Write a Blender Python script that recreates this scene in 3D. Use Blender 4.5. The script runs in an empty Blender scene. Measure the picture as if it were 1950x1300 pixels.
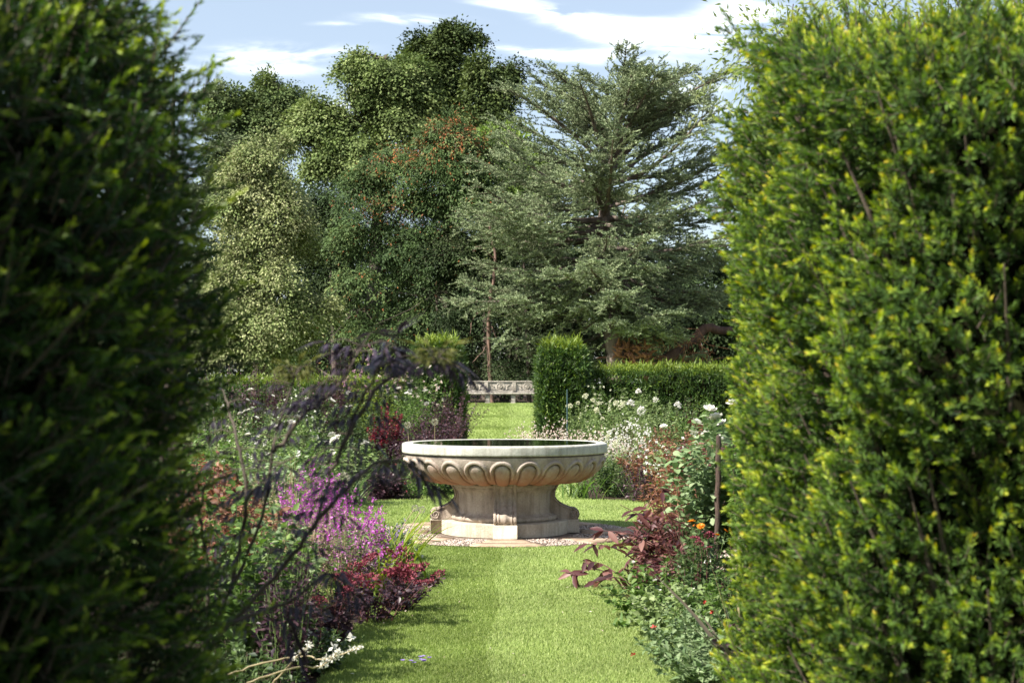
import bpy, math
import numpy as np
S = bpy.context.scene
COL = S.collection
R = math.radians
PI = math.pi
F = 2708.0
CAMH = 1.56
PITCH = math.atan((740 - 650) / F)
cP, sP = math.cos(PITCH), math.sin(PITCH)
A = np.array


def at(px, py, Y):
    """world point at depth Y seen at pixel (px, py) of the 1950 x 1300 photograph"""
    vx, vz = (px - 975) / F, (650 - py) / F
    t = Y / (cP - sP * vz)
    return A([vx * t, Y, CAMH + (sP + cP * vz) * t])


def xof(px, Y):
    return (px - 975) / F * Y


def unit(v):
    return v / np.maximum(np.linalg.norm(v, axis=-1, keepdims=True), 1e-9)


def gz(y):
    """ground height: level garden, three turf steps up to the far seat, level wood beyond"""
    y = np.asarray(y, float)
    z = np.zeros_like(y)
    for y0 in (43.0, 46.6, 50.2):
        z = z + 0.30 * np.clip((y - y0) / 0.9, 0, 1)
    return z + 0.06 * np.clip((y - 50) / 5, 0, 1)


# ------------------------------------------------------------------ objects
def tag(o, label=None, cat=None, group=None, kind=None):
    if label: o['label'] = label
    if cat: o['category'] = cat
    if group: o['group'] = group
    if kind: o['kind'] = kind
    return o


def thing(name, label, cat, loc=(0, 0, 0), group=None):
    o = bpy.data.objects.new(name, None)
    COL.objects.link(o)
    o.empty_display_size = 0.1
    o.location = [float(v) for v in loc]
    return tag(o, label, cat, group)


def link(name, me, parent=None, origin=None):
    o = bpy.data.objects.new(name, me)
    COL.objects.link(o)
    if parent is not None:
        o.parent = parent
    if origin is not None:
        o.location = [float(v) for v in origin]
    return o


def mesh_np(name, V, faces, mat, tint=None, smooth=False):
    me = bpy.data.meshes.new(name)
    V = np.ascontiguousarray(V, dtype=np.float32)
    me.vertices.add(len(V))
    me.vertices.foreach_set('co', V.ravel())
    loops = np.concatenate([f.ravel() for f in faces]).astype(np.int32)
    tot = np.concatenate([np.full(len(f), f.shape[1], np.int32) for f in faces])
    start = np.concatenate([[0], np.cumsum(tot)[:-1]]).astype(np.int32)
    me.loops.add(len(loops))
    me.loops.foreach_set('vertex_index', loops)
    me.polygons.add(len(tot))
    me.polygons.foreach_set('loop_start', start)
    if tint is not None:
        a = me.attributes.new('tint', 'FLOAT', 'POINT')
        a.data.foreach_set('value', np.ascontiguousarray(tint, dtype=np.float32))
    me.update(calc_edges=True)
    me.validate()
    if smooth:
        me.polygons.foreach_set('use_smooth', np.ones(len(tot), dtype=bool))
    me.materials.append(mat)
    return me


class MB:
    """collects leaves, tubes, lathes and boxes into one mesh"""

    def __init__(s):
        s.V, s.Fc, s.T, s.n = [], [], [], 0

    def raw(s, V, faces, tint=0.5):
        V = np.asarray(V, float).reshape(-1, 3)
        s.V.append(V)
        for f in faces:
            s.Fc.append(np.asarray(f) + s.n)
        s.T.append(np.broadcast_to(np.asarray(tint, float), (len(V),)))
        s.n += len(V)

    def leaves(s, P, D, N, L, W, shape='d', tint=0.5, droop=0.12):
        n = len(P)
        if n == 0: return
        L = np.broadcast_to(np.asarray(L, float), (n,))[:, None]
        W = np.broadcast_to(np.asarray(W, float), (n,))[:, None]
        tint = np.broadcast_to(np.asarray(tint, float), (n,))
        D = unit(D)
        B = unit(np.cross(D, N))
        N = np.cross(B, D)
        if shape == 'd':
            V = np.stack([P, P + D * L * .42 + B * W * .5, P + D * L, P + D * L * .42 - B * W * .5], 1)
            f = A([[0, 1, 2, 3]])
        elif shape == 'f':
            V = np.stack([P, P + D * L * .38 + B * W * .5 + N * W * .16, P + D * L - N * L * droop,
                          P + D * L * .38 - B * W * .5 + N * W * .16, P + D * L * .45 - N * W * .06], 1)
            f = A([[0, 1, 2, 4], [0, 4, 2, 3]])
        elif shape == 'o':   # ovate, eight outline points and a fold
            V = np.stack([P, P + D * L * .22 + B * W * .42 + N * W * .1, P + D * L * .55 + B * W * .5 + N * W * .12 - N * L * droop * .3,
                          P + D * L * .85 + B * W * .24 - N * L * droop * .8, P + D * L - N * L * droop * 1.2,
                          P + D * L * .85 - B * W * .24 - N * L * droop * .8, P + D * L * .55 - B * W * .5 + N * W * .12 - N * L * droop * .3,
                          P + D * L * .22 - B * W * .42 + N * W * .1, P + D * L * .5 - N * (W * .05 + L * droop * .25)], 1)
            f = A([[0, 1, 2, 8], [8, 2, 3, 4], [8, 4, 5, 6], [0, 8, 6, 7]])
        m = V.shape[1]
        off = (np.arange(n) * m)[:, None, None]
        s.raw(V.reshape(-1, 3), [(f[None] + off).reshape(-1, f.shape[1])], np.repeat(tint, m))

    def tubes(s, C, Rr, sides=4, tint=0.5):
        """C (n,k,3) centre lines, Rr (n,k) radii"""
        C = np.asarray(C, float)
        n, k, _ = C.shape
        Rr = np.broadcast_to(np.asarray(Rr, float), (n, k))
        T = unit(np.gradient(C, axis=1))
        ref = np.where(np.abs(T[:, :, 2:3]) > .9, A([1., 0, 0]), A([0, 0, 1.]))
        U = unit(np.cross(T, ref))
        W = np.cross(T, U)
        a = np.arange(sides) * 2 * PI / sides
        V = C[:, :, None] + Rr[:, :, None, None] * (np.cos(a)[None, None, :, None] * U[:, :, None] + np.sin(a)[None, None, :, None] * W[:, :, None])
        i = np.arange(k - 1)[:, None]
        j = np.arange(sides)[None]
        q = np.stack([i * sides + j, i * sides + (j + 1) % sides, (i + 1) * sides + (j + 1) % sides, (i + 1) * sides + j], -1).reshape(-1, 4)
        f = (q[None] + (np.arange(n) * k * sides)[:, None, None]).reshape(-1, 4)
        s.raw(V.reshape(-1, 3), [f], np.repeat(np.broadcast_to(np.asarray(tint, float), (n,)), k * sides))

    def line(s, pts, radii, sides=7, sub=6, wob=0., rng=None, tint=.5):
        """one limb through control points, resampled smoothly"""
        pts = np.asarray(pts, float)
        radii = np.asarray(radii, float)
        k = len(pts)
        t = np.linspace(0, k - 1, (k - 1) * sub + 1)
        p = catmull(pts, t)
        r = np.interp(t, np.arange(k), radii)
        if wob and rng is not None:
            p[1:-1] += rng.normal(0, wob, p[1:-1].shape)
        s.tubes(p[None], r[None], sides, tint)
        return p

    def lathe(s, prof, n=96, closed=False, tint=.5):
        prof = np.asarray(prof, float)
        k = len(prof)
        a = np.arange(n) * 2 * PI / n
        V = np.stack([prof[None, :, 0] * np.cos(a)[:, None], prof[None, :, 0] * np.sin(a)[:, None], np.broadcast_to(prof[None, :, 1], (n, k))], -1)
        i = np.arange(n)[:, None]
        j = np.arange(k - 1 + (1 if closed else 0))[None]
        q = np.stack([i * k + j % k, ((i + 1) % n) * k + j % k, ((i + 1) % n) * k + (j + 1) % k, i * k + (j + 1) % k], -1).reshape(-1, 4)
        s.raw(V.reshape(-1, 3), [q], tint)

    def box(s, x0, x1, y0, y1, z0, z1, b=.008, tint=.5):
        """box with chamfered edges"""
        V, xs, ys, zs = [], (x0, x1), (y0, y1), (z0, z1)
        idx = {}
        for i in (0, 1):
            for j in (0, 1):
                for k in (0, 1):
                    sx, sy, sz = (1, -1)[i], (1, -1)[j], (1, -1)[k]
                    for ax in range(3):
                        p = [xs[i] + sx * b, ys[j] + sy * b, zs[k] + sz * b]
                        p[ax] = (xs[i], ys[j], zs[k])[ax]
                        idx[(i, j, k, ax)] = len(V)
                        V.append(p)
        g = lambda i, j, k, ax: idx[(i, j, k, ax)]
        Q, T3 = [], []
        for i in (0, 1):
            q = [g(i, 0, 0, 0), g(i, 1, 0, 0), g(i, 1, 1, 0), g(i, 0, 1, 0)]; Q.append(q if i else q[::-1])
            q = [g(0, i, 0, 1), g(0, i, 1, 1), g(1, i, 1, 1), g(1, i, 0, 1)]; Q.append(q if i else q[::-1])
            q = [g(0, 0, i, 2), g(1, 0, i, 2), g(1, 1, i, 2), g(0, 1, i, 2)]; Q.append(q if i else q[::-1])
        for i in (0, 1):
            for j in (0, 1):
                Q.append([g(i, j, 0, 0), g(i, j, 1, 0), g(i, j, 1, 1), g(i, j, 0, 1)])
                Q.append([g(i, 0, j, 0), g(i, 1, j, 0), g(i, 1, j, 2), g(i, 0, j, 2)])
                Q.append([g(0, i, j, 1), g(1, i, j, 1), g(1, i, j, 2), g(0, i, j, 2)])
                for k in (0, 1):
                    T3.append([g(i, j, k, 0), g(i, j, k, 1), g(i, j, k, 2)])
        s.raw(V, [A(Q), A(T3)], tint)

    def build(s, name, mat, parent=None, smooth=False, origin=None):
        V = np.concatenate(s.V)
        if origin is not None:
            V = V - np.asarray(origin, float)
        me = mesh_np(name, V, s.Fc, mat, np.concatenate(s.T), smooth)
        return link(name, me, parent, origin)


def catmull(P, t):
    k = len(P)
    i = np.clip(np.floor(t).astype(int), 0, k - 2)
    u = (t - i)[:, None]
    p0, p1, p2, p3 = P[np.maximum(i - 1, 0)], P[i], P[i + 1], P[np.minimum(i + 2, k - 1)]
    return .5 * (2 * p1 + (p2 - p0) * u + (2 * p0 - 5 * p1 + 4 * p2 - p3) * u * u + (3 * p1 - p0 - 3 * p2 + p3) * u ** 3)


# ---------------------------------------------------------------- materials
def nodes(name):
    m = bpy.data.materials.new(name)
    m.use_nodes = True
    nt = m.node_tree
    nt.nodes.clear()
    out = nt.nodes.new('ShaderNodeOutputMaterial')
    N = lambda t, **kw: _n(nt, t, kw)
    return m, nt, out, N


def _n(nt, t, kw):
    n = nt.nodes.new(t)
    for k, v in kw.items():
        if k.startswith('i_'):
            n.inputs[k[2:].replace('_', ' ')].default_value = v
        else:
            setattr(n, k, v)
    return n


def ramp(nt, stops, interp='LINEAR'):
    r = nt.nodes.new('ShaderNodeValToRGB')
    r.color_ramp.interpolation = interp
    e = r.color_ramp.elements
    while len(e) < len(stops): e.new(.5)
    for el, (p, c) in zip(e, stops):
        el.position = p
        el.color = (c[0], c[1], c[2], 1)
    return r


def leafmat(name, stops, trans=.3, rough=.5, spec=.35, patch=.35, scale=.8):
    """leaf: colour from each leaf's own tint, patches of paler and darker growth, light through the blade"""
    m, nt, out, N = nodes(name)
    at_ = N('ShaderNodeAttribute', attribute_name='tint')
    rp = ramp(nt, stops)
    nt.links.new(at_.outputs['Fac'], rp.inputs[0])
    tc = N('ShaderNodeTexCoord')
    nz = N('ShaderNodeTexNoise', i_Scale=scale, i_Detail=3.)
    nt.links.new(tc.outputs['Object'], nz.inputs['Vector'])
    mr = N('ShaderNodeMapRange')
    mr.inputs['From Min'].default_value = .3
    mr.inputs['From Max'].default_value = .7
    mr.inputs['To Min'].default_value = 1 - patch
    mr.inputs['To Max'].default_value = 1 + patch
    nt.links.new(nz.outputs['Fac'], mr.inputs['Value'])
    hs = N('ShaderNodeHueSaturation')
    nt.links.new(rp.outputs[0], hs.inputs['Color'])
    nt.links.new(mr.outputs[0], hs.inputs['Value'])
    p = N('ShaderNodeBsdfPrincipled', i_Roughness=rough)
    p.inputs['Specular IOR Level'].default_value = spec
    nt.links.new(hs.outputs[0], p.inputs['Base Color'])
    if trans > 0:
        tl = N('ShaderNodeBsdfTranslucent')
        h2 = N('ShaderNodeHueSaturation', i_Saturation=1.15, i_Value=1.25)
        nt.links.new(hs.outputs[0], h2.inputs['Color'])
        nt.links.new(h2.outputs[0], tl.inputs['Color'])
        mx = N('ShaderNodeMixShader', i_Fac=trans)
        nt.links.new(p.outputs[0], mx.inputs[1])
        nt.links.new(tl.outputs[0], mx.inputs[2])
        nt.links.new(mx.outputs[0], out.inputs[0])
    else:
        nt.links.new(p.outputs[0], out.inputs[0])
    return m


def barkmat(name, c0, c1, scale=6., stretch=.25, rough=.9, bump=.5):
    m, nt, out, N = nodes(name)
    tc = N('ShaderNodeTexCoord')
    mp = N('ShaderNodeMapping')
    mp.inputs['Scale'].default_value = (1, 1, stretch)
    nt.links.new(tc.outputs['Object'], mp.inputs[0])
    nz = N('ShaderNodeTexNoise', i_Scale=scale, i_Detail=6., i_Roughness=.65)
    nt.links.new(mp.outputs[0], nz.inputs['Vector'])
    rp = ramp(nt, [(.3, c0), (.7, c1)])
    nt.links.new(nz.outputs['Fac'], rp.inputs[0])
    p = N('ShaderNodeBsdfPrincipled', i_Roughness=rough)
    bp = N('ShaderNodeBump', i_Strength=bump, i_Distance=.05)
    nt.links.new(nz.outputs['Fac'], bp.inputs['Height'])
    nt.links.new(bp.outputs[0], p.inputs['Normal'])
    nt.links.new(rp.outputs[0], p.inputs['Base Color'])
    nt.links.new(p.outputs[0], out.inputs[0])
    return m


def stonemat(name, base, dark, stain_bounce=None, stain_bounce_z=None, mottling=.6, streak=0.):
    """weathered limestone: grain, lichen blotches, run-off streaks, brown staining and painted bounce light low on the bowl"""
    m, nt, out, N = nodes(name)
    L = nt.links.new
    tc = N('ShaderNodeTexCoord')
    n1 = N('ShaderNodeTexNoise', i_Scale=5., i_Detail=7., i_Roughness=.65)
    n2 = N('ShaderNodeTexNoise', i_Scale=70., i_Detail=4.)
    mp = N('ShaderNodeMapping')
    mp.inputs['Scale'].default_value = (9, 9, 1.0)
    n3 = N('ShaderNodeTexNoise', i_Scale=2.2, i_Detail=5.)
    L(tc.outputs['Object'], n1.inputs['Vector'])
    L(tc.outputs['Object'], n2.inputs['Vector'])
    L(tc.outputs['Object'], mp.inputs[0])
    L(mp.outputs[0], n3.inputs['Vector'])
    r1 = ramp(nt, [(.32, dark), (.62, base)])
    L(n1.outputs['Fac'], r1.inputs[0])
    cur = r1.outputs[0]
    mixb = N('ShaderNodeMix', data_type='RGBA')
    mixb.inputs['Factor'].default_value = mottling
    L(cur, mixb.inputs[7])
    mixb.inputs[6].default_value = (*base, 1)
    cur = mixb.outputs[2]
    # speckle
    r2 = ramp(nt, [(.3, (.72, .72, .72)), (.55, (1, 1, 1))])
    L(n2.outputs['Fac'], r2.inputs[0])
    mu = N('ShaderNodeMix', data_type='RGBA', blend_type='MULTIPLY')
    mu.inputs['Factor'].default_value = .7
    L(cur, mu.inputs[6]); L(r2.outputs[0], mu.inputs[7])
    cur = mu.outputs[2]
    if streak:
        r3 = ramp(nt, [(.45, (1, 1, 1)), (.68, (.45, .42, .38))])
        L(n3.outputs['Fac'], r3.inputs[0])
        m3 = N('ShaderNodeMix', data_type='RGBA', blend_type='MULTIPLY')
        m3.inputs['Factor'].default_value = streak
        L(cur, m3.inputs[6]); L(r3.outputs[0], m3.inputs[7])
        cur = m3.outputs[2]
    if stain_bounce:  # lower bowl: part brown staining, part bounced light put into the colour
        sx = N('ShaderNodeSeparateXYZ')
        L(tc.outputs['Object'], sx.inputs[0])
        mr = N('ShaderNodeMapRange')
        mr.inputs['From Min'].default_value = stain_bounce_z[1]
        mr.inputs['From Max'].default_value = stain_bounce_z[0]
        ad = N('ShaderNodeMath', operation='MULTIPLY_ADD')
        L(n1.outputs['Fac'], ad.inputs[0]); ad.inputs[1].default_value = .22; L(sx.outputs[2], ad.inputs[2])
        sb = N('ShaderNodeMath', operation='SUBTRACT'); L(ad.outputs[0], sb.inputs[0]); sb.inputs[1].default_value = .11
        L(sb.outputs[0], mr.inputs['Value'])
        m4 = N('ShaderNodeMix', data_type='RGBA')
        L(mr.outputs[0], m4.inputs['Factor'])
        L(cur, m4.inputs[6]); m4.inputs[7].default_value = (*stain_bounce, 1)
        cur = m4.outputs[2]
    p = N('ShaderNodeBsdfPrincipled', i_Roughness=.85)
    p.inputs['Specular IOR Level'].default_value = .25
    b1 = N('ShaderNodeBump', i_Strength=.35, i_Distance=.01)
    L(n2.outputs['Fac'], b1.inputs['Height'])
    b2 = N('ShaderNodeBump', i_Strength=.3, i_Distance=.03)
    L(n1.outputs['Fac'], b2.inputs['Height']); L(b1.outputs[0], b2.inputs['Normal'])
    L(b2.outputs[0], p.inputs['Normal'])
    L(cur, p.inputs['Base Color'])
    L(p.outputs[0], out.inputs[0])
    return m


def plain(name, c, rough=.6):
    m, nt, out, N = nodes(name)
    tc = N('ShaderNodeTexCoord')
    nz = N('ShaderNodeTexNoise', i_Scale=14., i_Detail=4.)
    nt.links.new(tc.outputs['Object'], nz.inputs['Vector'])
    rp = ramp(nt, [(.3, [v * .65 for v in c]), (.7, [min(1, v * 1.2) for v in c])])
    nt.links.new(nz.outputs['Fac'], rp.inputs[0])
    p = N('ShaderNodeBsdfPrincipled', i_Roughness=rough)
    nt.links.new(rp.outputs[0], p.inputs['Base Color'])
    nt.links.new(p.outputs[0], out.inputs[0])
    return m


def groundmat(name, stops, s1, s2, bump=.4, bd=.03, stripes=None):
    m, nt, out, N = nodes(name)
    L = nt.links.new
    tc = N('ShaderNodeTexCoord')
    a = N('ShaderNodeTexNoise', i_Scale=s1, i_Detail=6.)
    b = N('ShaderNodeTexNoise', i_Scale=s2, i_Detail=5., i_Roughness=.7)
    L(tc.outputs['Object'], a.inputs['Vector']); L(tc.outputs['Object'], b.inputs['Vector'])
    ad = N('ShaderNodeMix', data_type='FLOAT')
    ad.inputs[0].default_value = .55
    L(a.outputs['Fac'], ad.inputs[2]); L(b.outputs['Fac'], ad.inputs[3])
    rp = ramp(nt, stops)
    L(ad.outputs[0], rp.inputs[0])
    p = N('ShaderNodeBsdfPrincipled', i_Roughness=.9)
    p.inputs['Specular IOR Level'].default_value = .15
    bp = N('ShaderNodeBump', i_Strength=bump, i_Distance=bd)
    L(b.outputs['Fac'], bp.inputs['Height'])
    L(bp.outputs[0], p.inputs['Normal'])
    L(rp.outputs[0], p.inputs['Base Color'])
    L(p.outputs[0], out.inputs[0])
    return m


G3 = lambda a, b, c: [(0, a), (.5, b), (1, c)]
M = {}
M['soil'] = groundmat('dark_soil', [(.3, (.02, .014, .01)), (.7, (.06, .042, .028))], 3, 30, .8, .05)
M['turf'] = groundmat('turf', [(.25, (.11, .16, .04)), (.5, (.19, .25, .07)), (.75, (.29, .35, .12))], 1.4, 60, .6, .03)
M['blade'] = leafmat('grass_blade', G3((.125, .185, .045), (.235, .31, .088), (.38, .43, .17)), .35, .55, .25, .2, 1.1)
M['pebble'] = groundmat('pebble_mortar', [(.3, (.10, .075, .06)), (.7, (.26, .21, .17))], 12, 70, .8, .02)
M['pebbles'] = leafmat('pebbles', G3((.16, .12, .10), (.34, .27, .22), (.55, .48, .42)), 0, .7, .3, .2, 3.)
M['flag'] = stonemat('sandstone_flag', (.42, .31, .22), (.25, .17, .12), streak=.4)
M['rim'] = stonemat('pale_limestone', (.50, .495, .44), (.33, .33, .285), mottling=.8, streak=.45)
M['bowl'] = stonemat('bowl_limestone', (.41, .35, .295), (.25, .20, .165), (.36, .17, .095), (.52, .74), mottling=.9, streak=.45)
M['ped'] = stonemat('pedestal_limestone', (.45, .38, .31), (.29, .23, .185), mottling=.85, streak=.6)
M['plinth'] = stonemat('plinth_limestone', (.53, .465, .365), (.36, .29, .215), mottling=.8, streak=.45)
M['bench'] = stonemat('lichened_stone', (.50, .455, .39), (.26, .235, .195), mottling=1., streak=.5)
M['bark'] = barkmat('grey_brown_bark', (.035, .026, .02), (.11, .085, .065))
M['cedarbark'] = barkmat('cedar_bark', (.05, .038, .03), (.22, .17, .14), 3.)
M['redbark'] = barkmat('red_bark', (.14, .07, .05), (.38, .24, .18), 5.)
M['deadwood'] = barkmat('broken_wood', (.10, .04, .02), (.34, .16, .08), 4.)
M['twig'] = barkmat('twig', (.05, .035, .025), (.13, .10, .07), 20.)
M['gstem'] = plain('green_stem', (.12, .18, .05))
M['bstem'] = plain('straw_stem', (.32, .26, .14))
M['rstem'] = plain('red_stem', (.11, .035, .035))
M['snag'] = barkmat('snag_bark', (.05, .03, .022), (.24, .15, .11), 9.)
M['limb'] = barkmat('limb_bark', (.035, .018, .012), (.13, .07, .045), 5.)
M['stake'] = barkmat('weathered_stake', (.025, .016, .012), (.09, .055, .04), 30.)
M['post'] = plain('dark_green_paint', (.03, .07, .07))


def watermat():
    m, nt, out, N = nodes('still_water')
    tc = N('ShaderNodeTexCoord')
    nz = N('ShaderNodeTexNoise', i_Scale=7., i_Detail=2.)
    nt.links.new(tc.outputs['Object'], nz.inputs['Vector'])
    bp = N('ShaderNodeBump', i_Strength=.05, i_Distance=.01)
    nt.links.new(nz.outputs['Fac'], bp.inputs['Height'])
    p = N('ShaderNodeBsdfPrincipled', i_Roughness=.02, i_IOR=1.33)
    p.inputs['Base Color'].default_value = (.006, .007, .005, 1)
    nt.links.new(bp.outputs[0], p.inputs['Normal'])
    nt.links.new(p.outputs[0], out.inputs[0])
    return m


M['water'] = watermat()
# leaves
lm = leafmat
M['yew_l'] = lm('yew_shaded', [(0, (.012, .028, .008)), (.45, (.036, .08, .015)), (.8, (.18, .265, .032)), (1, (.36, .43, .05))], .35, .5, .25, .2, 2.)  # left yew: shade put into the dark tones, tips boosted against low light
M['yew_r'] = lm('yew_sunlit', [(0, (.02, .05, .016)), (.4, (.115, .195, .034)), (.75, (.30, .385, .045)), (.95, (.44, .47, .05)), (1, (.45, .36, .04))], .35, .55, .25, .2, 2.)  # the same yew with sunlight put into its brighter tones
M['yew_far'] = lm('yew_far', G3((.02, .045, .015), (.055, .105, .022), (.19, .25, .03)), .25, .5, .35, .25, 1.)
M['core'] = leafmat('hedge_inner_shade', G3((.004, .004, .002), (.006, .006, .003), (.010, .009, .006)), 0, 1., .0, .3, 12.)  # near-black solid fill; the colour stands for shade inside the hedges
M['oak'] = lm('oak_leaf', G3((.045, .07, .026), (.09, .13, .045), (.18, .22, .075)), 0.15, .6, .12)
M['darkoak'] = lm('ivy_leaf', G3((.03, .048, .018), (.07, .10, .03), (.16, .20, .06)), 0.12, .6, .12)
M['lime'] = lm('lime_leaf', G3((.065, .10, .03), (.14, .19, .06), (.26, .30, .125)), 0.18, .6, .12)
M['cream'] = lm('cream_lime', G3((.07, .115, .032), (.18, .22, .08), (.36, .37, .19)), 0.16, .6, .12)
M['robinia'] = lm('robinia_leaf', [(0, (.035, .062, .022)), (.45, (.085, .135, .045)), (.72, (.17, .21, .075)), (.80, (.20, .09, .04)), (1, (.34, .125, .045))], 0.15, .6, .12)
M['peek'] = lm('fresh_leaf', G3((.08, .13, .03), (.15, .22, .05), (.25, .32, .08)), 0.25, .6, .12)
M['cedar'] = lm('cedar_needle', G3((.10, .14, .075), (.21, .26, .14), (.35, .40, .225)), 0.1, .6, .12)
M['wood'] = lm('wood_leaf', G3((.014, .025, .01), (.03, .05, .016), (.06, .085, .028)), 0.1, .6, .12)
M['holly'] = lm('holly_leaf', G3((.016, .03, .012), (.035, .055, .02), (.08, .09, .04)), 0.05, .6, .12)
M['pear'] = lm('pear_leaf', G3((.09, .125, .03), (.17, .215, .065), (.27, .30, .12)), .35)
M['elder'] = lm('black_elder_leaf', G3((.016, .011, .018), (.034, .023, .038), (.075, .055, .08)), .2, .35, .5)
M['eldertip'] = lm('elder_new_leaf', G3((.08, .08, .03), (.16, .17, .05), (.25, .24, .08)), .4)
M['green'] = lm('mid_green_leaf', G3((.045, .09, .02), (.10, .175, .04), (.21, .29, .085)), .35)
M['pale'] = lm('pale_green_leaf', G3((.09, .14, .045), (.19, .26, .09), (.33, .40, .19)), .35)
M['sage'] = lm('sage_leaf', G3((.07, .12, .045), (.15, .225, .095), (.30, .37, .20)), .3, .6)
M['darkg'] = lm('dark_green_leaf', G3((.018, .04, .013), (.045, .08, .022), (.10, .15, .045)), .25)
M['lemon'] = lm('strap_leaf', G3((.10, .155, .025), (.21, .28, .045), (.36, .39, .08)), .4, .4)
M['purple'] = lm('purple_leaf', G3((.022, .012, .018), (.055, .028, .038), (.12, .065, .075)), .25, .4)
M['wine'] = lm('wine_leaf', G3((.035, .012, .015), (.105, .036, .036), (.25, .125, .10)), .3, .45, .4)
M['russet'] = lm('russet_leaf', G3((.09, .03, .018), (.20, .09, .05), (.34, .20, .12)), .3)
M['crimson'] = lm('crimson_flower', G3((.10, .008, .018), (.22, .02, .04), (.36, .06, .07)), .3)
M['sedumf'] = lm('sedum_flower', G3((.08, .012, .025), (.19, .03, .05), (.36, .09, .11)), .1, .7)
M['magenta'] = lm('magenta_flower', G3((.32, .06, .31), (.52, .11, .48), (.66, .26, .62)), .35)
M['violet'] = lm('violet_flower', G3((.18, .11, .36), (.30, .20, .55), (.45, .36, .70)), .35)
M['white'] = lm('white_flower', G3((.55, .53, .44), (.75, .73, .66), (.85, .84, .79)), .35, .6, .2, .08)
M['blush'] = lm('blush_flower', G3((.42, .27, .23), (.64, .52, .44), (.80, .74, .66)), .35, .6, .2, .1)
M['creamf'] = lm('cream_flower', G3((.40, .42, .24), (.60, .60, .42), (.76, .74, .60)), .35, .6, .2, .1)
M['orange'] = lm('orange_flower', G3((.55, .12, .01), (.72, .24, .015), (.80, .42, .03)), .3)
M['red'] = lm('red_flower', G3((.22, .01, .01), (.42, .03, .02), (.55, .08, .04)), .3)
M['allium'] = lm('allium_seed', G3((.20, .19, .13), (.36, .35, .25), (.52, .50, .40)), .2, .7)
M['dusty'] = lm('dusty_mauve', G3((.16, .08, .11), (.29, .15, .20), (.42, .26, .30)), .3)
M['bronze'] = lm('bronze_blade', G3((.07, .065, .035), (.14, .115, .075), (.24, .185, .14)), .2, .3, .6)
M['straw'] = lm('dry_grass', G3((.20, .15, .08), (.36, .29, .16), (.5, .43, .28)), .3)

# ------------------------------------------------------------------ setting
def strip(name, x0f, ys, zoff, mat, nx=8):
    V, f = [], []
    for y in ys:
        xa, xb = x0f(y)
        for i in range(nx + 1):
            V.append((xa + (xb - xa) * i / nx, y, float(gz(y)) + zoff))
    for j in range(len(ys) - 1):
        for i in range(nx):
            f.append((j * (nx + 1) + i, j * (nx + 1) + i + 1, (j + 1) * (nx + 1) + i + 1, (j + 1) * (nx + 1) + i))
    o = link(name, mesh_np(name, A(V), [A(f)], mat, None, True))
    return tag(o, kind='structure')


FX, FY = xof(961, 15.3), 15.3
ysg = np.unique(np.concatenate([[-900, -30], np.arange(-6, 64, .45), [64, 80, 120, 400, 1500]]))
strip('ground', lambda y: (-900, 900), ysg, 0, M['soil'], 2)
strip('grass_path', lambda y: (-1.0 if y > 3.5 else -.9, .98), np.arange(-2, 14.3, .5), .008, M['turf'], 6)
strip('far_lawn', lambda y: (-1.25 - (9 if y > 42.2 else 0), 1.02 + (9 if y > 42.2 else 0)), np.concatenate([np.arange(18.5, 42.2, .5), np.arange(42.3, 58, .2)]), .012, M['turf'], 8)


def disc(name, r, z, mat, n=96, rin=0.):
    mb = MB()
    mb.lathe([(max(rin, .001), z), (r, z)], n)
    mb.V[0] = mb.V[0] + A([FX, FY, 0])
    me = mesh_np(name, mb.V[0], [mb.Fc[0][:, ::-1]], mat, None)
    return tag(link(name, me), kind='structure')


disc('lawn_circle', 4.75, .016, M['turf'])
disc('pebble_paving', 1.42, .024, M['pebble'])
rng = np.random.default_rng(3)
# sandstone flags let into the pebbles, one slab a sector
mbf = MB()
for k in range(8):
    a0 = -PI / 2 + k * PI / 4 + .03
    for r0, r1, da in ((.83, 1.12, .23), (1.13, 1.40, .27)):
        w = da * (1 if k % 2 == 0 else .55)
        aa = np.linspace(a0 - w, a0 + w, 9)
        V = [(FX + r * math.cos(a), FY + r * math.sin(a), z) for z in (.010, .034) for r in (r0, r1) for a in aa]
        n9 = 9
        q = []
        for i in range(8):
            q += [(18 + i, 18 + n9 + i, 18 + n9 + i + 1, 18 + i + 1), (n9 + i, n9 + i + 1, 18 + n9 + i + 1, 18 + n9 + i), (i + 1, i, 18 + i, 18 + i + 1)]
        q += [(0, 9, 27, 18), (17, 8, 26, 35)]
        mbf.raw(V, [A(q)], rng.random())
tag(mbf.build('flagstone_paving', M['flag']), kind='structure')
mbp = MB()
n = 9000
rr = np.sqrt(rng.uniform(.80 ** 2, 1.42 ** 2, n)); aa = rng.uniform(0, 2 * PI, n)
P = np.stack([FX + rr * np.cos(aa), FY + rr * np.sin(aa), np.full(n, .027)], 1)
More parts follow.
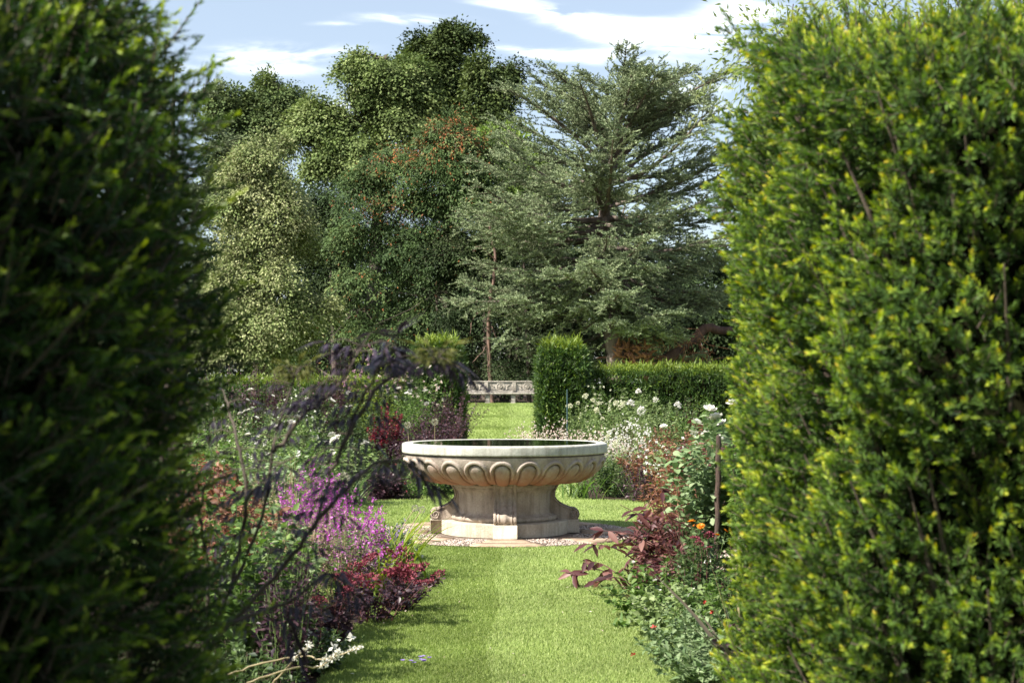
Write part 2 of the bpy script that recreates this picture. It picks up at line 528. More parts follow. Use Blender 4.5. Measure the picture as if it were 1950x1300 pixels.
# skip the flags
k = np.round((aa + PI / 2 - .03) / (PI / 4)); da = np.abs((aa + PI / 2 - .03) - k * PI / 4)
keep = ~(da < np.where(rr < 1.125, .235, .275) * np.where(k.astype(int) % 2 == 0, 1, .55))
P = P[keep]; n = len(P)
rad = rng.uniform(.007, .013, n)[:, None]
o6 = A([[1, 0, 0], [0, 1, 0], [-1, 0, 0], [0, -1, 0], [0, 0, .7], [0, 0, -.5]])
rot = rng.uniform(0, PI, n)
sx = rng.uniform(.8, 1.5, (n, 1))
V = P[:, None] + o6[None] * rad[:, :, None] * np.stack([sx, 1 / sx, np.ones((n, 1))], -1)
f8 = A([[0, 1, 4], [1, 2, 4], [2, 3, 4], [3, 0, 4], [1, 0, 5], [2, 1, 5], [3, 2, 5], [0, 3, 5]])
mbp.raw(V.reshape(-1, 3), [(f8[None] + (np.arange(n) * 6)[:, None, None]).reshape(-1, 3)], np.repeat(rng.random(n), 6))
tag(mbp.build('pebbles', M['pebbles'], smooth=True), 'small brown and grey pebbles set round the fountain base', 'pebbles', kind='stuff')

# grass blades
mbg = MB()


def blades(x, y, z, L, W):
    n = len(x)
    # the mower has laid the blades toward and away in two stripes
    lay = np.where(x > -.12 + .03 * np.sin(y * 2), .45, -.35)
    D = np.stack([rng.normal(0, .45, n), lay + rng.normal(0, .4, n), np.ones(n)], 1)
    tn = np.clip(rng.normal(.5, .22, n), 0, 1)
    mbg.leaves(np.stack([x, y, z], 1), D, rng.normal(0, 1, (n, 3)), L * rng.uniform(.6, 1.3, n), W, 'd', tn)


n = 260000
y = 6.6 + (14.2 - 6.6) * rng.random(n) ** 1.25
x = rng.uniform(-1.02, .99, n) + rng.normal(0, .012, n)
k = np.hypot(x - FX, y - FY) > 1.42
blades(x[k], y[k], np.full(k.sum(), .006), .026, .0045)
n = 120000
rr = np.sqrt(rng.uniform(1.42 ** 2, 4.8 ** 2, n)); aa = rng.uniform(0, 2 * PI, n)
x = FX + rr * np.cos(aa); y = FY + rr * np.sin(aa)
k = (np.abs(x) < 3.6)
blades(x[k], y[k], np.full(k.sum(), .014), .028, .007)
n = 40000
y = rng.uniform(20, 43, n); x = rng.uniform(-1.28, 1.05, n)
blades(x, y, np.full(n, .01), .045, .014)
n = 50000
y = rng.uniform(43, 57, n); x = rng.uniform(-2.2, 1.8, n)
blades(x, y, gz(y) + .008, .05, .02)
tag(mbg.build('grass', M['blade']), 'short bright mown grass of the garden path and lawns', 'grass', kind='stuff')

# petals and small dry leaves lying about on the turf
mq = MB()
n = 90
x = rng.uniform(-.9, .95, n); y = rng.uniform(7, 13.6, n)
x[60:] = rng.uniform(-2.6, 2.4, 30); y[60:] = rng.uniform(16.8, 19.3, 30)
mq.leaves(np.c_[x, y, np.full(n, .03)], rng.normal(0, 1, (n, 3)) * A([1, 1, .2]), rng.normal(0, .3, (n, 3)) + A([0, 0, 1.]), rng.uniform(.010, .028, n), rng.uniform(.008, .016, n), 'f', rng.random(n))
tag(mq.build('fallen_petals', M['blush']), 'pale petals and small dry leaves scattered on the mown grass', 'petals', kind='stuff')

# ----------------------------------------------------------------- fountain
fo = thing('stone_fountain', 'round carved stone fountain basin on a scrolled pedestal, brimful of dark water', 'fountain', (FX, FY, .03))
Z0 = -.03   # the plinth stands on the paving


def shift(mb):
    return mb


mb = MB()
mb.lathe([(.982, .835), (.982, .950), (.985, .9535), (.992, .9548), (1.02, .956), (1.075, .956), (1.09, .952), (1.099, .943), (1.10, .93), (1.10, .87), (1.098, .858), (1.09, .852), (1.04, .852)], 160)
mb.build('rim', M['rim'], fo, True)
mb = MB()
mb.lathe([(.002, .9528), (.5, .9528), (.9845, .9528)], 96)
mb.build('water', M['water'], fo, True)
# bowl with a band of looped tongues
NC, PER, K = 24, 46, 110
nth = NC * PER
th = (np.arange(nth) / nth) * 2 * PI
tt = np.linspace(0, 1, K)
phi = tt * PI / 2 * .985
rb = .58 + (1.072 - .58) * np.cos(phi) ** .80
zb = .545 + (.835 - .545) * (1 - np.sin(phi) ** 1.12)
zb = .835 - (.835 - .545) * np.sin(phi) ** 1.12
ds = np.concatenate([[0], np.cumsum(np.hypot(np.diff(rb), np.diff(zb)))])
u = ((th + PI / 2) / (2 * PI / NC) + .5 + .07) % 1 - .5          # place in the cell
cw = 2 * PI / NC
sc_ = .155                                                # arch centre below the top edge
U_, S_ = np.meshgrid(u, ds, indexing='ij')
RB = np.broadcast_to(rb[None], U_.shape)
X = np.abs(U_) * cw * 1.06
up = S_ < sc_
conv = np.clip(np.interp(S_, ds, rb) / np.interp(sc_, ds, rb), .3, 1) ** 1.0
Xd = np.abs(U_) * cw * np.where(up, RB, np.interp(sc_, ds, rb))
d = np.where(up, np.hypot(Xd, S_ - sc_), Xd)
ro = .128
q = d / ro
egg = .026 * np.sqrt(np.clip(1 - (q / .60) ** 2, 0, 1))
band = .024 * np.clip(1 - ((q - .85) / .13) ** 4, 0, 1) ** .5
gr = -.024 * np.exp(-((q - .63) / .035) ** 2)
fade_b = np.clip(1 - (S_ - sc_ - .02) / .16, 0, 1)
fade = np.clip((ds[-1] - S_) / .20, 0, 1) ** .7
H = (egg + gr) * fade + band * fade_b
nr = np.gradient(zb, ds); nz_ = -np.gradient(rb, ds)      # outward normal of the profile
nlen = np.hypot(nr, nz_)
nr, nz_ = -nr / nlen, -nz_ / nlen
nr, nz_ = np.abs(nr), -np.abs(nz_)
rr = rb[None] + H * nr[None]; zz = zb[None] + H * nz_[None]
V = np.stack([rr * np.cos(th)[:, None], rr * np.sin(th)[:, None], zz], -1).reshape(-1, 3)
i = np.arange(nth)[:, None]; j = np.arange(K - 1)[None]
qd = np.stack([i * K + j, i * K + j + 1, ((i + 1) % nth) * K + j + 1, ((i + 1) % nth) * K + j], -1).reshape(-1, 4)
mb = MB()
mb.raw(V, [qd])
mb.lathe([(1.04, .852), (1.045, .842), (1.06, .836), (1.072, .835)], 160)
mb.lathe([(.58, .545), (.3, .545)], 96)
mb.build('bowl', M['bowl'], fo, True)
mb = MB()
mb.lathe([(.40, .545), (.575, .545), (.588, .535), (.590, .522), (.580, .508), (.553, .500), (.548, .492), (.55, .482), (.538, .470), (.515, .455), (.503, .435), (.500, .41),
          (.500, .245), (.505, .225), (.515, .214), (.53, .208), (.535, .200), (.555, .197), (.570, .188), (.578, .172), (.574, .156), (.562, .146), (.555, .139)], 128)
mb.build('pedestal', M['ped'], fo, True)
mb = MB()
mb.lathe([(.40, .1395), (.672, .1395), (.680, .1345), (.682, .128), (.682, 0.0)], 128)
pl = mb.build('plinth', M['plinth'], fo)
crv = A([(.594, .548), (.572, .505), (.545, .46), (.534, .41), (.543, .368), (.575, .328), (.625, .294), (.675, .272), (.71, .26), (.735, .2565)])
cs = catmull(crv, np.linspace(0, len(crv) - 1, 46))
vc = A([.735, .197]); vr = .059
ang = np.linspace(R(108), R(-150), 26)
wrap = np.stack([vc[0] + vr * np.cos(ang), vc[1] + vr * np.sin(ang)], 1)
path = np.concatenate([cs[:-1], wrap])
wv = np.linspace(-.112, .112, 57)
relief = np.where(np.abs(wv) > .092, .010, 0.) + .006 * np.cos(np.clip(np.abs(wv) / .045, 0, 1) * PI) + .007 * np.exp(-((np.abs(wv) - .068) / .008) ** 2)
for k in range(4):
    a = -PI / 2 + .012 + k * PI / 2
    er = A([math.cos(a), math.sin(a), 0]); et = A([-math.sin(a), math.cos(a), 0]); ez = A([0, 0, 1.])
    mb = MB()
    tg = unit(np.gradient(path, axis=0)); nn = np.stack([-tg[:, 1], tg[:, 0]], 1)
    nn = np.where(((path - A([.3, .2])) * nn).sum(1, keepdims=True) < 0, -nn, nn)
    nn[46:] = unit(path[46:] - vc)
    rl = relief[None] * np.interp(np.arange(len(path)), [0, 6, len(path)], [.4, 1, 1.2])[:, None]
    pr = path[:, None, 0] + rl * nn[:, 0:1]; pz = path[:, None, 1] + rl * nn[:, 1:2]
    V = pr[..., None] * er + wv[None, :, None] * et + pz[..., None] * ez
    npth, nw = pr.shape
    ii = np.arange(npth - 1)[:, None]; jj = np.arange(nw - 1)[None]
    mb.raw(V.reshape(-1, 3), [np.stack([ii * nw + jj, ii * nw + jj + 1, (ii + 1) * nw + jj + 1, (ii + 1) * nw + jj], -1).reshape(-1, 4)])
    for sg in (-1, 1):   # cheeks from the strap back into the pedestal, and down to the block
        wz = sg * .108
        oc = path[:46]
        inn = np.stack([np.full(46, .46), oc[:, 1]], 1)
        inn[28:, 1] = np.r_[np.linspace(oc[28, 1], .1385, 9), np.full(9, .1385)]; inn[28:, 0] = np.r_[np.full(9, .46), np.linspace(.46, .735, 9)]
        oo = np.concatenate([oc, inn])
        V = oo[:, 0:1] * er + wz * et + oo[:, 1:2] * ez
        ii = np.arange(45)
        mb.raw(V, [np.stack([ii, ii + 1, 46 + ii + 1, 46 + ii], 1)])
    br = mb.build('scroll_bracket', M['ped'], fo, True)
    for sg in (-1, 1):
        mb = MB()
        nA = 40
        al = np.linspace(0, 2 * PI, nA, endpoint=False)
        V = [vc[0] * er + sg * .106 * et + vc[1] * ez] + [(vc[0] + vr * .99 * math.cos(t)) * er + sg * .106 * et + (vc[1] + vr * .99 * math.sin(t)) * ez for t in al]
        mb.raw(V, [A([(0, 1 + i, 1 + (i + 1) % nA) for i in range(nA)])])
        t = np.linspace(0, 1, 60)
        rs = vr * (.88 - .72 * t); al = R(100) - t * 2 * PI * 1.9
        C = (vc[0] + rs * np.cos(al))[:, None] * er + sg * .110 * et + (vc[1] + rs * np.sin(al))[:, None] * ez
        mb.tubes(C[None], (.0105 - .006 * t)[None], 8)
        C2 = path[:46:1]; C2 = (C2[:, 0:1] - .012) * er + sg * .110 * et + (C2[:, 1:2] - .004) * ez
        mb.tubes(C2[None], np.full((1, 46), .010), 8)
        mb.build('volute', M['ped'], br, True)
    mb = MB()
    mb.box(.60, .795, -.125, .125, 0.0, .1425, .006)
    v = mb.V[0]; mb.V[0] = v[:, 0:1] * er + v[:, 1:2] * et + v[:, 2:3] * ez
    mb.build('plinth_block', M['plinth'], fo)

# ------------------------------------------------------------------- bench
BY = 56.0
bz = float(gz(BY)) + .012
bx = xof(953, BY)
be = thing('stone_bench', 'long weathered stone bench with carved medallion back at the far end of the lawn', 'bench', (bx, BY, bz))
mb = MB(); mb.box(-1.66, 1.66, -.34, .14, .36, .44, .02); mb.build('seat', M['bench'], be)
mb = MB(); mb.box(-1.66, 1.66, .14, .27, .441, .84, .015); mb.box(-1.70, 1.70, .10, .30, .84, .90, .015); mb.box(-1.66, 1.66, .105, .139, .4415, .50, .01)
bk = mb.build('backrest', M['bench'], be)
for x0 in (-.55, .55, -1.6, 1.6):
    mb = MB(); mb.box(x0 - .075, x0 + .075, .09, .139, .501, .838, .012)
    for s in (-.045, 0, .045): mb.tubes(A([[(x0 + s, .085, .51), (x0 + s, .078, .67), (x0 + s, .085, .83)]]), A([[.014, .02, .014]]), 6)
    mb.build('pilaster', M['bench'], bk)
for x0 in (-1.07, 0, 1.07):
    mb = MB()
    al = np.linspace(0, 2 * PI, 29)
    for r_, t_ in ((.155, .022), (.105, .012)):
        mb.tubes(np.stack([x0 + r_ * np.cos(al), np.full(29, .132), .67 + r_ * np.sin(al)], 1)[None], np.full((1, 29), t_), 6)
    for s in range(7):
        a = s * 2 * PI / 7
        mb.tubes(A([[(x0, .13, .67), (x0 + .05 * math.cos(a), .105, .67 + .05 * math.sin(a)), (x0 + .09 * math.cos(a + .3), .135, .67 + .09 * math.sin(a + .3))]]), A([[.01, .026, .008]]), 6)
    for sg in (-1, 1):
        t = np.linspace(0, 1, 12)
        mb.tubes(np.stack([x0 + sg * (.22 + .13 * t + .04 * np.sin(t * 9)), np.full(12, .132), .56 + .22 * t], 1)[None], np.full((1, 12), .018), 6)
    mb.build('medallion', M['bench'], bk)
for x0 in (-1.5, -.5, .5, 1.5):
    mb = MB(); mb.box(x0 - .09, x0 + .09, -.26, .12, .0, .358, .02); mb.box(x0 - .105, x0 + .105, -.28, .125, .0, .06, .012)
    mb.build('leg', M['bench'], be)


# -------------------------------------------------------------------- trees
def lobes_px(Y, lst):
    out = []
    for l in lst:
        px, py, rx, ry = l[:4]
        dY = l[4] if len(l) > 4 else 0
        c = at(px, py, Y + dY)
        k = (Y + dY) / F
        out.append((c, A([rx * k, .85 * (rx + ry) / 2 * k, ry * k])))
    return out


def crown(lobes, n, rng, shell=.55, mass=None):
    if mass:      # foliage gathers in separate boughs with gaps between them
        per, rm = mass
        m = max(8, n // per)
        Pm, Nm, Lm = crown(lobes, m, rng, shell - .08)
        cm = A([c for c, _ in lobes])[Lm]
        Pm = cm + (Pm - cm) * rng.uniform(.80, 1.22, (len(Pm), 1))
        j = rng.integers(0, len(Pm), n)
        sz = rm * rng.uniform(.55, 1.25, len(Pm))[j][:, None]
        o = rng.normal(0, 1, (n, 3)) * A([1.2, 1.2, .48]) * sz
        o[:, 2] -= .22 * (o[:, 0] ** 2 + o[:, 1] ** 2) / sz[:, 0]
        o = o - Nm[j] * np.abs((o * Nm[j]).sum(1, keepdims=True)) * .35
        tint = rng.normal(0, 1, len(Pm))[j]
        return Pm[j] + o, unit(Nm[j] + unit(o) * .8), Lm[j], tint
    w = A([r[0] * r[2] for _, r in lobes]); w = w / w.sum()
    li = rng.choice(len(lobes), n, p=w)
    C = A([c for c, _ in lobes])[li]; Rd = A([r for _, r in lobes])[li]
    d = unit(rng.normal(0, 1, (n, 3)))
    flip = (d[:, 1] > .25) & (rng.random(n) < .6)
    d[flip, 1] *= -1
    ph = rng.uniform(0, 6, (len(lobes), 3))[li]
    lump = 1 + .16 * np.sin(d[:, 0] * 5 + ph[:, 0]) * np.sin(d[:, 2] * 6 + ph[:, 1]) + .10 * np.sin(d[:, 1] * 9 + ph[:, 2] + d[:, 2] * 7)
    r = (shell + (1 - shell) * rng.random(n) ** .7) * lump
    P = C + d * Rd * r[:, None]
    keep = np.ones(n, bool)
    for k, (c, rd) in enumerate(lobes):
        dd = np.linalg.norm((P - c) / rd, axis=1)
        keep &= ~((dd < .55) & (li != k) & (rng.random(n) < .75))
    return P[keep], unit(d / Rd)[keep], li[keep]


def tree(name, label, base, lobes, nc, per, rc, L, W, mat, seed, cat='tree', tr=.3, bark='bark', flat=.55, tint=(.45, .2), shell=.55, twigs=True, group=None, shape='d',
         tintf=None, mass=(20, .5), droop=.25, bend=(0, 0)):
    rng = np.random.default_rng(seed)
    base = A([base[0], base[1], base[2] - .06])
    t = thing(name, label, cat, base, group)
    P, Nn, li, mt_ = crown(lobes, nc, rng, shell, mass)
    n = len(P)
    # branches
    mb = MB()
    cc = A([c for c, _ in lobes])
    top = cc[np.argmax(cc[:, 2])]
    mid = (base + top) / 2 + A([bend[0], bend[1], 0])
    path = mb.line([base, base * .75 + mid * .25 + A([bend[0] * .2, 0, 0]), mid, mid * .45 + top * .55, top], [tr * 1.25, tr, tr * .75, tr * .45, tr * .12], 9, 7, tr * .08, rng)
    for c, rd in lobes:
        j = np.argmin(np.abs(path[:, 2] - (c[2] - .35 * np.linalg.norm(c[:2] - path[:, :2], axis=1))))
        s = path[j]
        m_ = (s + c) / 2 + A([0, 0, -.06 * np.linalg.norm(c - s)])
        mb.line([s, m_, c], [tr * .42, tr * .28, tr * .1], 6, 5, tr * .1, rng)
    if twigs:
        sel = rng.choice(n, min(n, 420), replace=False)
        c = cc[li[sel]]
        e = P[sel]
        m1 = c * .55 + e * .45 + rng.normal(0, .12, e.shape)
        C = np.stack([c * .9 + e * .1, m1, e], 1)
        mb.tubes(C, np.broadcast_to(A([tr * .12, tr * .075, tr * .025]), (len(sel), 3)), 4)
    mb.build('trunk', M[bark], t, True, origin=None).location = [-float(v) for v in base]
    # leaves in sprays
    ml = MB()
    k = per
    off = rng.normal(0, 1, (n, k, 3)) * A([1, 1, flat]) * rc * rng.uniform(.6, 1.3, (n, 1, 1))
    off[:, :, 2] -= droop * (off[:, :, 0] ** 2 + off[:, :, 1] ** 2) / rc
    Q = P[:, None] + off
    D = unit(off) * .8 + Nn[:, None] * .5 + rng.normal(0, .45, (n, k, 3)) + A([0, 0, -.25])
    N = A([0, 0, .75]) + Nn[:, None] * 1.0 + rng.normal(0, .38, (n, k, 3))
    ct = (tint[0] + mt_ * tint[1] * .7 + rng.normal(0, tint[1] * .6, n))[:, None]
    tn = np.clip(ct + rng.normal(0, .07, (n, k)), 0, 1)
    if tintf is not None:
        tn = tintf(Q.reshape(-1, 3), tn.reshape(-1), rng)
    tn = tn.reshape(-1)
    m = n * k
    ml.leaves(Q.reshape(-1, 3), D.reshape(-1, 3), N.reshape(-1, 3), L * rng.uniform(.65, 1.3, m), W * rng.uniform(.7, 1.25, m), shape, tn)
    ml.build('crown', M[mat], t).location = [-float(v) for v in base]
    return t


def tb(px, Y):
    return A([xof(px, Y), Y, float(gz(Y))])


tree('oak_tree', 'distant dark green oak with two rounded heads beyond the pale tree, sky on both sides', tb(490, 88),
     lobes_px(88, [(425, 190, 42, 34), (440, 225, 48, 36), (530, 165, 36, 40), (545, 195, 42, 40), (505, 205, 50, 46), (520, 250, 62, 44), (440, 265, 55, 36), (470, 310, 75, 50), (420, 340, 60, 50)]),
     1100, 60, .40, .19, .125, 'oak', 11, flat=.6, tr=.4, mass=(19, .42))
tree('lime_tree', 'tall pale green broadleaf tree rising above the others, left of the ivy-dark crown', tb(700, 82),
     lobes_px(82, [(735, 110, 52, 34), (700, 130, 34, 36), (765, 140, 60, 50), (705, 175, 55, 42), (760, 210, 80, 50), (690, 230, 60, 46), (625, 215, 44, 34), (600, 250, 34, 40), (640, 262, 60, 44), (615, 310, 40, 36), (680, 300, 70, 50)]),
     2100, 52, .36, .18, .125, 'lime', 12, mass=(30, .55), tr=.45, tint=(.5, .22), shell=.6)
tree('ivy_clad_oak', 'tallest tree, a dark ivy-clad oak with clear-cut tufts against the sky', tb(840, 84),
     lobes_px(84, [(868, 62, 40, 20), (893, 66, 20, 14), (815, 80, 32, 24), (850, 90, 42, 30), (838, 130, 44, 42), (862, 130, 30, 40), (850, 180, 40, 46), (830, 215, 60, 40), (790, 100, 20, 20), (865, 230, 40, 40)]),
     1100, 54, .33, .19, .13, 'darkoak', 13, tr=.4, shell=.45, mass=(18, .38))
tree('dark_oak_tree', 'narrow dark tree with two tufted heads behind the cedar, right of the tallest oak', tb(930, 80),
     lobes_px(80, [(918, 130, 26, 26), (962, 136, 22, 20), (925, 165, 34, 30), (955, 165, 16, 24), (925, 205, 34, 36), (945, 240, 34, 34), (925, 270, 34, 40)]),
     700, 54, .30, .18, .12, 'darkoak', 14, tr=.3, shell=.45, mass=(18, .36))
tree('fresh_green_tree', 'bright fresh green tree glimpsed between the red-tinged tree and the cedar', tb(985, 76),
     lobes_px(76, [(970, 270, 44, 44), (1000, 310, 55, 50), (960, 340, 40, 50), (1010, 380, 50, 50), (985, 440, 50, 50)]),
     700, 34, .36, .22, .13, 'peek', 15, tr=.25)
tree('cream_flecked_tree', 'pale conical tree covered in cream bracts, nearest the dark yew on the left', tb(500, 55),
     lobes_px(55, [(510, 275, 32, 38), (500, 320, 54, 42), (545, 330, 40, 40), (470, 370, 50, 40), (530, 385, 62, 46), (450, 430, 46, 42), (540, 435, 56, 42), (480, 480, 62, 42), (540, 520, 66, 46), (450, 540, 60, 46), (500, 585, 80, 44), (430, 600, 50, 44), (560, 610, 60, 40), (480, 640, 100, 36), (590, 575, 50, 22)]),
     1900, 60, .22, .12, .07, 'cream', 16, mass=(30, .38), tr=.22, tint=(.55, .2), flat=.8,
     tintf=lambda Q, t, g: np.where(g.random(len(t)) < .35, np.clip(t + .28, 0, 1), t * .85))


def redtips(Q, t, g):
    # autumn colour on the sun-side upper sprays
    c1 = at(885, 260  , 63); c2 = at(770, 300  , 63); c3 = at(960, 400  , 63); c4 = at(740, 400, 63)
    p = .45 * np.exp(-(((Q - c1) / A([1.6, 4, 1.2])) ** 2).sum(1)) + .32 * np.exp(-(((Q - c2) / A([1.6, 4, .8])) ** 2).sum(1)) + .36 * np.exp(-(((Q - c3) / A([.8, 4, .7])) ** 2).sum(1)) + .35 * np.exp(-(((Q - c4) / A([1., 4, .5])) ** 2).sum(1)) + .03
    w = np.sin(Q[:, 0] * 5.1 + Q[:, 2] * 3) * np.sin(Q[:, 2] * 6.3 - Q[:, 0] * 2) > -.25
    return np.where((g.random(len(t)) < p * w), g.uniform(.78, 1, len(t)), np.clip(t * .72, 0, .70))


tree('red_tinged_tree', 'broad dome-shaped tree with feathery dark leaves and rust-red tips', tb(850, 63),
     lobes_px(63, [(870, 245, 60, 34), (800, 265, 62, 34), (910, 290, 54, 44), (740, 300, 66, 40), (830, 310, 90, 44), (700, 360, 56, 44), (780, 370, 80, 46), (880, 370, 84, 50), (945, 370, 38, 56), (700, 440, 66, 46), (790, 450, 80, 40), (880, 460, 80, 40), (940, 450, 40, 40), (700, 510, 60, 44), (770, 535, 70, 44), (830, 520, 80, 44), (760, 600, 70, 46), (810, 610, 60, 46), (680, 590, 50, 50)]),
     2300, 64, .25, .16, .05, 'robinia', 17, mass=(34, .52), tr=.3, flat=.35, tint=(.5, .22), tintf=redtips, droop=.5, shell=.45)
tree('holly_tree', 'gloomy dark holly thicket standing behind the stone bench', tb(960, 61.5),
     lobes_px(61.5, [(900, 640, 60, 60), (960, 600, 60, 70), (1010, 560, 50, 80), (960, 690, 70, 40), (1030, 650, 50, 70), (890, 700, 60, 40), (1000, 480, 60, 60), (930, 540, 50, 50), (1050, 560, 50, 60), (1080, 640, 50, 60), (900, 690, 30, 26, -3.2), (965, 700, 34, 18, -3.2), (1010, 690, 30, 26, -3.2), (975, 640, 22, 30, -3), (830, 560, 60, 60), (860, 480, 60, 60)]),
     2000, 40, .24, .10, .06, 'holly', 18, tr=.2, tint=(.4, .22))
tree('laurel_bush', 'laurel bush coloured dark for the shade between the cream tree and the red-tinged tree', tb(640, 63),
     lobes_px(66, [(625, 390, 44, 50), (600, 450, 40, 50), (640, 520, 60, 60), (600, 600, 60, 60), (660, 620, 70, 60), (720, 650, 70, 50), (580, 670, 80, 40), (640, 450, 50, 60), (820, 660, 70, 40)]),
     2000, 44, .28, .14, .07, 'wood', 19, cat='bush', tr=.15)  # dark leaf colour stands for the shaded hollow between the trees
tree('yew_tree', 'dark sombre evergreen closing the view under the cedar on the far right', tb(1380, 74),
     lobes_px(74, [(1250, 600, 60, 70), (1330, 570, 70, 90), (1400, 560, 80, 110), (1340, 660, 90, 60), (1440, 640, 80, 80), (1250, 670, 60, 50), (1480, 500, 90, 120)]),
     1100, 40, .36, .20, .09, 'wood', 20, tr=.3)
tree('weeping_pear', 'narrow-leaved silvery pear tree peeping over the top of the right-hand yew hedge', A([3.3, 9.6, 0]),
     [(A([1.80, 9.2, 3.80]), A([.22, .3, .26])), (A([2.3, 9.4, 3.85]), A([.4, .5, .4])), (A([3.1, 9.6, 3.9]), A([.7, .7, .55])), (A([3.9, 9.5, 3.8]), A([.7, .8, .6])), (A([2.6, 9.6, 3.4]), A([.7, .7, .5])), (A([3.4, 9.6, 3.0]), A([.9, .8, .6]))],
     900, 34, .09, .055, .016, 'pear', 21, tr=.045, flat=1.2, droop=.1, shape='f', mass=(10, .15))

# far wood that closes the view
rng = np.random.default_rng(31)
mb = MB()
n = 6500
x = rng.uniform(-52, 52, n); y = rng.uniform(96, 106, n)
hmax = 11.0 + 1.6 * np.sin(x * .35) + 1.1 * np.sin(x * .9 + 2)
P = np.stack([x, y, 1.0 + hmax * rng.random(n) ** .8], 1)
off = rng.normal(0, .55, (n, 26, 3))
Q = (P[:, None] + off).reshape(-1, 3)
m = len(Q)
mb.leaves(Q, rng.normal(0, 1, (m, 3)) + A([0, -.4, -.3]), rng.normal(0, .6, (m, 3)) + A([0, -.3, .8]), rng.uniform(.3, .6, m), rng.uniform(.18, .3, m), 'd', np.clip(rng.normal(.4, .25, m), 0, 1))
tag(mb.build('far_wood', M['wood']), 'dark band of distant woodland behind the garden trees', 'woodland', kind='stuff')


# ------------------------------------------------------------------- cedars
def cedar(name, label, base, top, prof, nl, seed, tr, extra=(), tuft=.095, nb=11, trunk_pts=None, barkname='cedarbark', skew=0.):
    """prof: list of (t up the trunk, limb length m, rise angle deg)"""
    rng = np.random.default_rng(seed)
    t = thing(name, label, 'tree', A(base) - A([0, 0, .06]))
    base, top = A(base, float), A(top, float)
    o0 = base - A([0, 0, .06])
    wood, leaf = MB(), MB()
    tp = trunk_pts if trunk_pts is not None else [o0, base * .7 + top * .3, base * .35 + top * .65, top]
    path = wood.line(tp, np.linspace(1, .06, len(tp)) * tr, 9, 8, tr * .05, rng)
    prof = A(prof, float)
    limbs = []
    for i in range(nl):
        tt = .14 + .85 * ((i + rng.random()) / nl) ** .9
        if tt > .84 and rng.random() < .55: continue
        az = i * 2.39996 + rng.normal(0, .35)
        if math.sin(az) > .3 and rng.random() < .55: az = -az
        ln = np.interp(tt, prof[:, 0], prof[:, 1]) * rng.uniform(.7, 1.12)
        el = np.interp(tt, prof[:, 0], prof[:, 2]) + rng.normal(0, 7)
        j = int(np.argmin(np.abs(path[:, 2] - (base[2] + tt * (top[2] - base[2])))))
        if tt < .24 and math.sin(az) < -.5: continue
        limbs.append((path[j], az, ln, el))
    for (tt, az, ln, el) in extra:
        limbs.append((path[int(np.argmin(np.abs(path[:, 2] - (base[2] + tt * (top[2] - base[2])))))], R(az), ln, el))
    TP, TD, TT = [], [], []
    SC, SR = [], []
    for (s, az, ln, el) in limbs:
        h = A([math.cos(az), math.sin(az), 0]); side = A([-h[1], h[0], 0])
        e = R(el)
        u = np.linspace(0, 1, 9)
        bow = -.10 * ln * np.sin(u * PI) * (1 if el < 25 else -.5) - .06 * ln * u ** 2 * (el < 15)
        ax = s + u[:, None] * ln * (h * math.cos(e))[None] + (u * ln * math.sin(e) + bow)[:, None] * A([0, 0, 1])
        ax += np.cumsum(rng.normal(0, .025 * ln / 8, ax.shape), 0)
        r0 = .028 * ln ** .9
        wood.tubes(ax[None], (r0 * (1 - .9 * u))[None], 5)
        m = int(nb * (ln / 4) ** .6) + 4
        for q in range(m):
            uu = .16 + .84 * ((q + rng.random()) / m)
            p = A([np.interp(uu, u, ax[:, c]) for c in range(3)])
            d0 = unit((ax[min(int(uu * 8) + 1, 8)] - ax[max(int(uu * 8) - 1, 0)])[None])[0]
            for sg in ((-1, 1) if uu < .93 else (-1, 0, 1)):
                bl = ln * .36 * (1.12 - uu) ** .6 * rng.uniform(.5, 1.15) + .15
                dd = unit((d0 * 1.0 + side * sg * .75 + A([0, 0, rng.normal(.0, .28)]))[None])[0]
                v = np.linspace(0, 1, 4)
                C = p + v[:, None] * bl * dd + (-.16 * bl * v ** 2)[:, None] * A([0, 0, 1]) + (v ** 2 * bl * .18)[:, None] * d0
                SC.append(C); SR.append(.012 * (1 - .7 * v))
                nt = max(4, int(bl / .05))
                w = (np.arange(nt) + rng.random(nt)) / nt
                Q = np.stack([np.interp(w, v, C[:, c]) for c in range(3)], 1)
                TP.append(Q); TD.append(np.broadcast_to(dd, Q.shape)); TT.append(np.full(nt, rng.normal(.5, .18)))
                # short third-order twigs
                for w0 in rng.uniform(.2, .92, 4):
                    q0 = A([np.interp(w0, v, C[:, c]) for c in range(3)])
                    d3 = unit((dd * .8 + np.cross(dd, A([0, 0, 1])) * rng.choice([-1, 1]) * .8 + A([0, 0, rng.normal(0, .38)]))[None])[0]
                    l3 = bl * rng.uniform(.25, .5)
                    n3 = max(3, int(l3 / .05))
                    Q3 = q0 + (np.arange(1, n3 + 1) / n3)[:, None] * l3 * d3
                    TP.append(Q3); TD.append(np.broadcast_to(d3, Q3.shape)); TT.append(np.full(n3, rng.normal(.5, .18)))
        # tufts on the limb itself toward the tip
        nt = int(ln / .06)
        w = rng.uniform(.35, 1, nt)
        Q = np.stack([np.interp(w, u, ax[:, c]) for c in range(3)], 1)
        TP.append(Q); TD.append(np.broadcast_to(unit((ax[-1] - ax[4])[None]), Q.shape)); TT.append(np.full(nt, .55))
    wood.tubes(A(SC), A(SR), 3)
    wood.build('trunk', M[barkname], t, True).location = [-float(v) for v in o0]
    P = np.concatenate(TP); D = np.concatenate(TD); T_ = np.concatenate(TT)
    n, k = len(P), 4
    rd = rng.normal(0, 1, (n, k, 3)); rd[:, :, 2] = np.abs(rd[:, :, 2]) * .9
    DD = unit(rd) + D[:, None] * .7
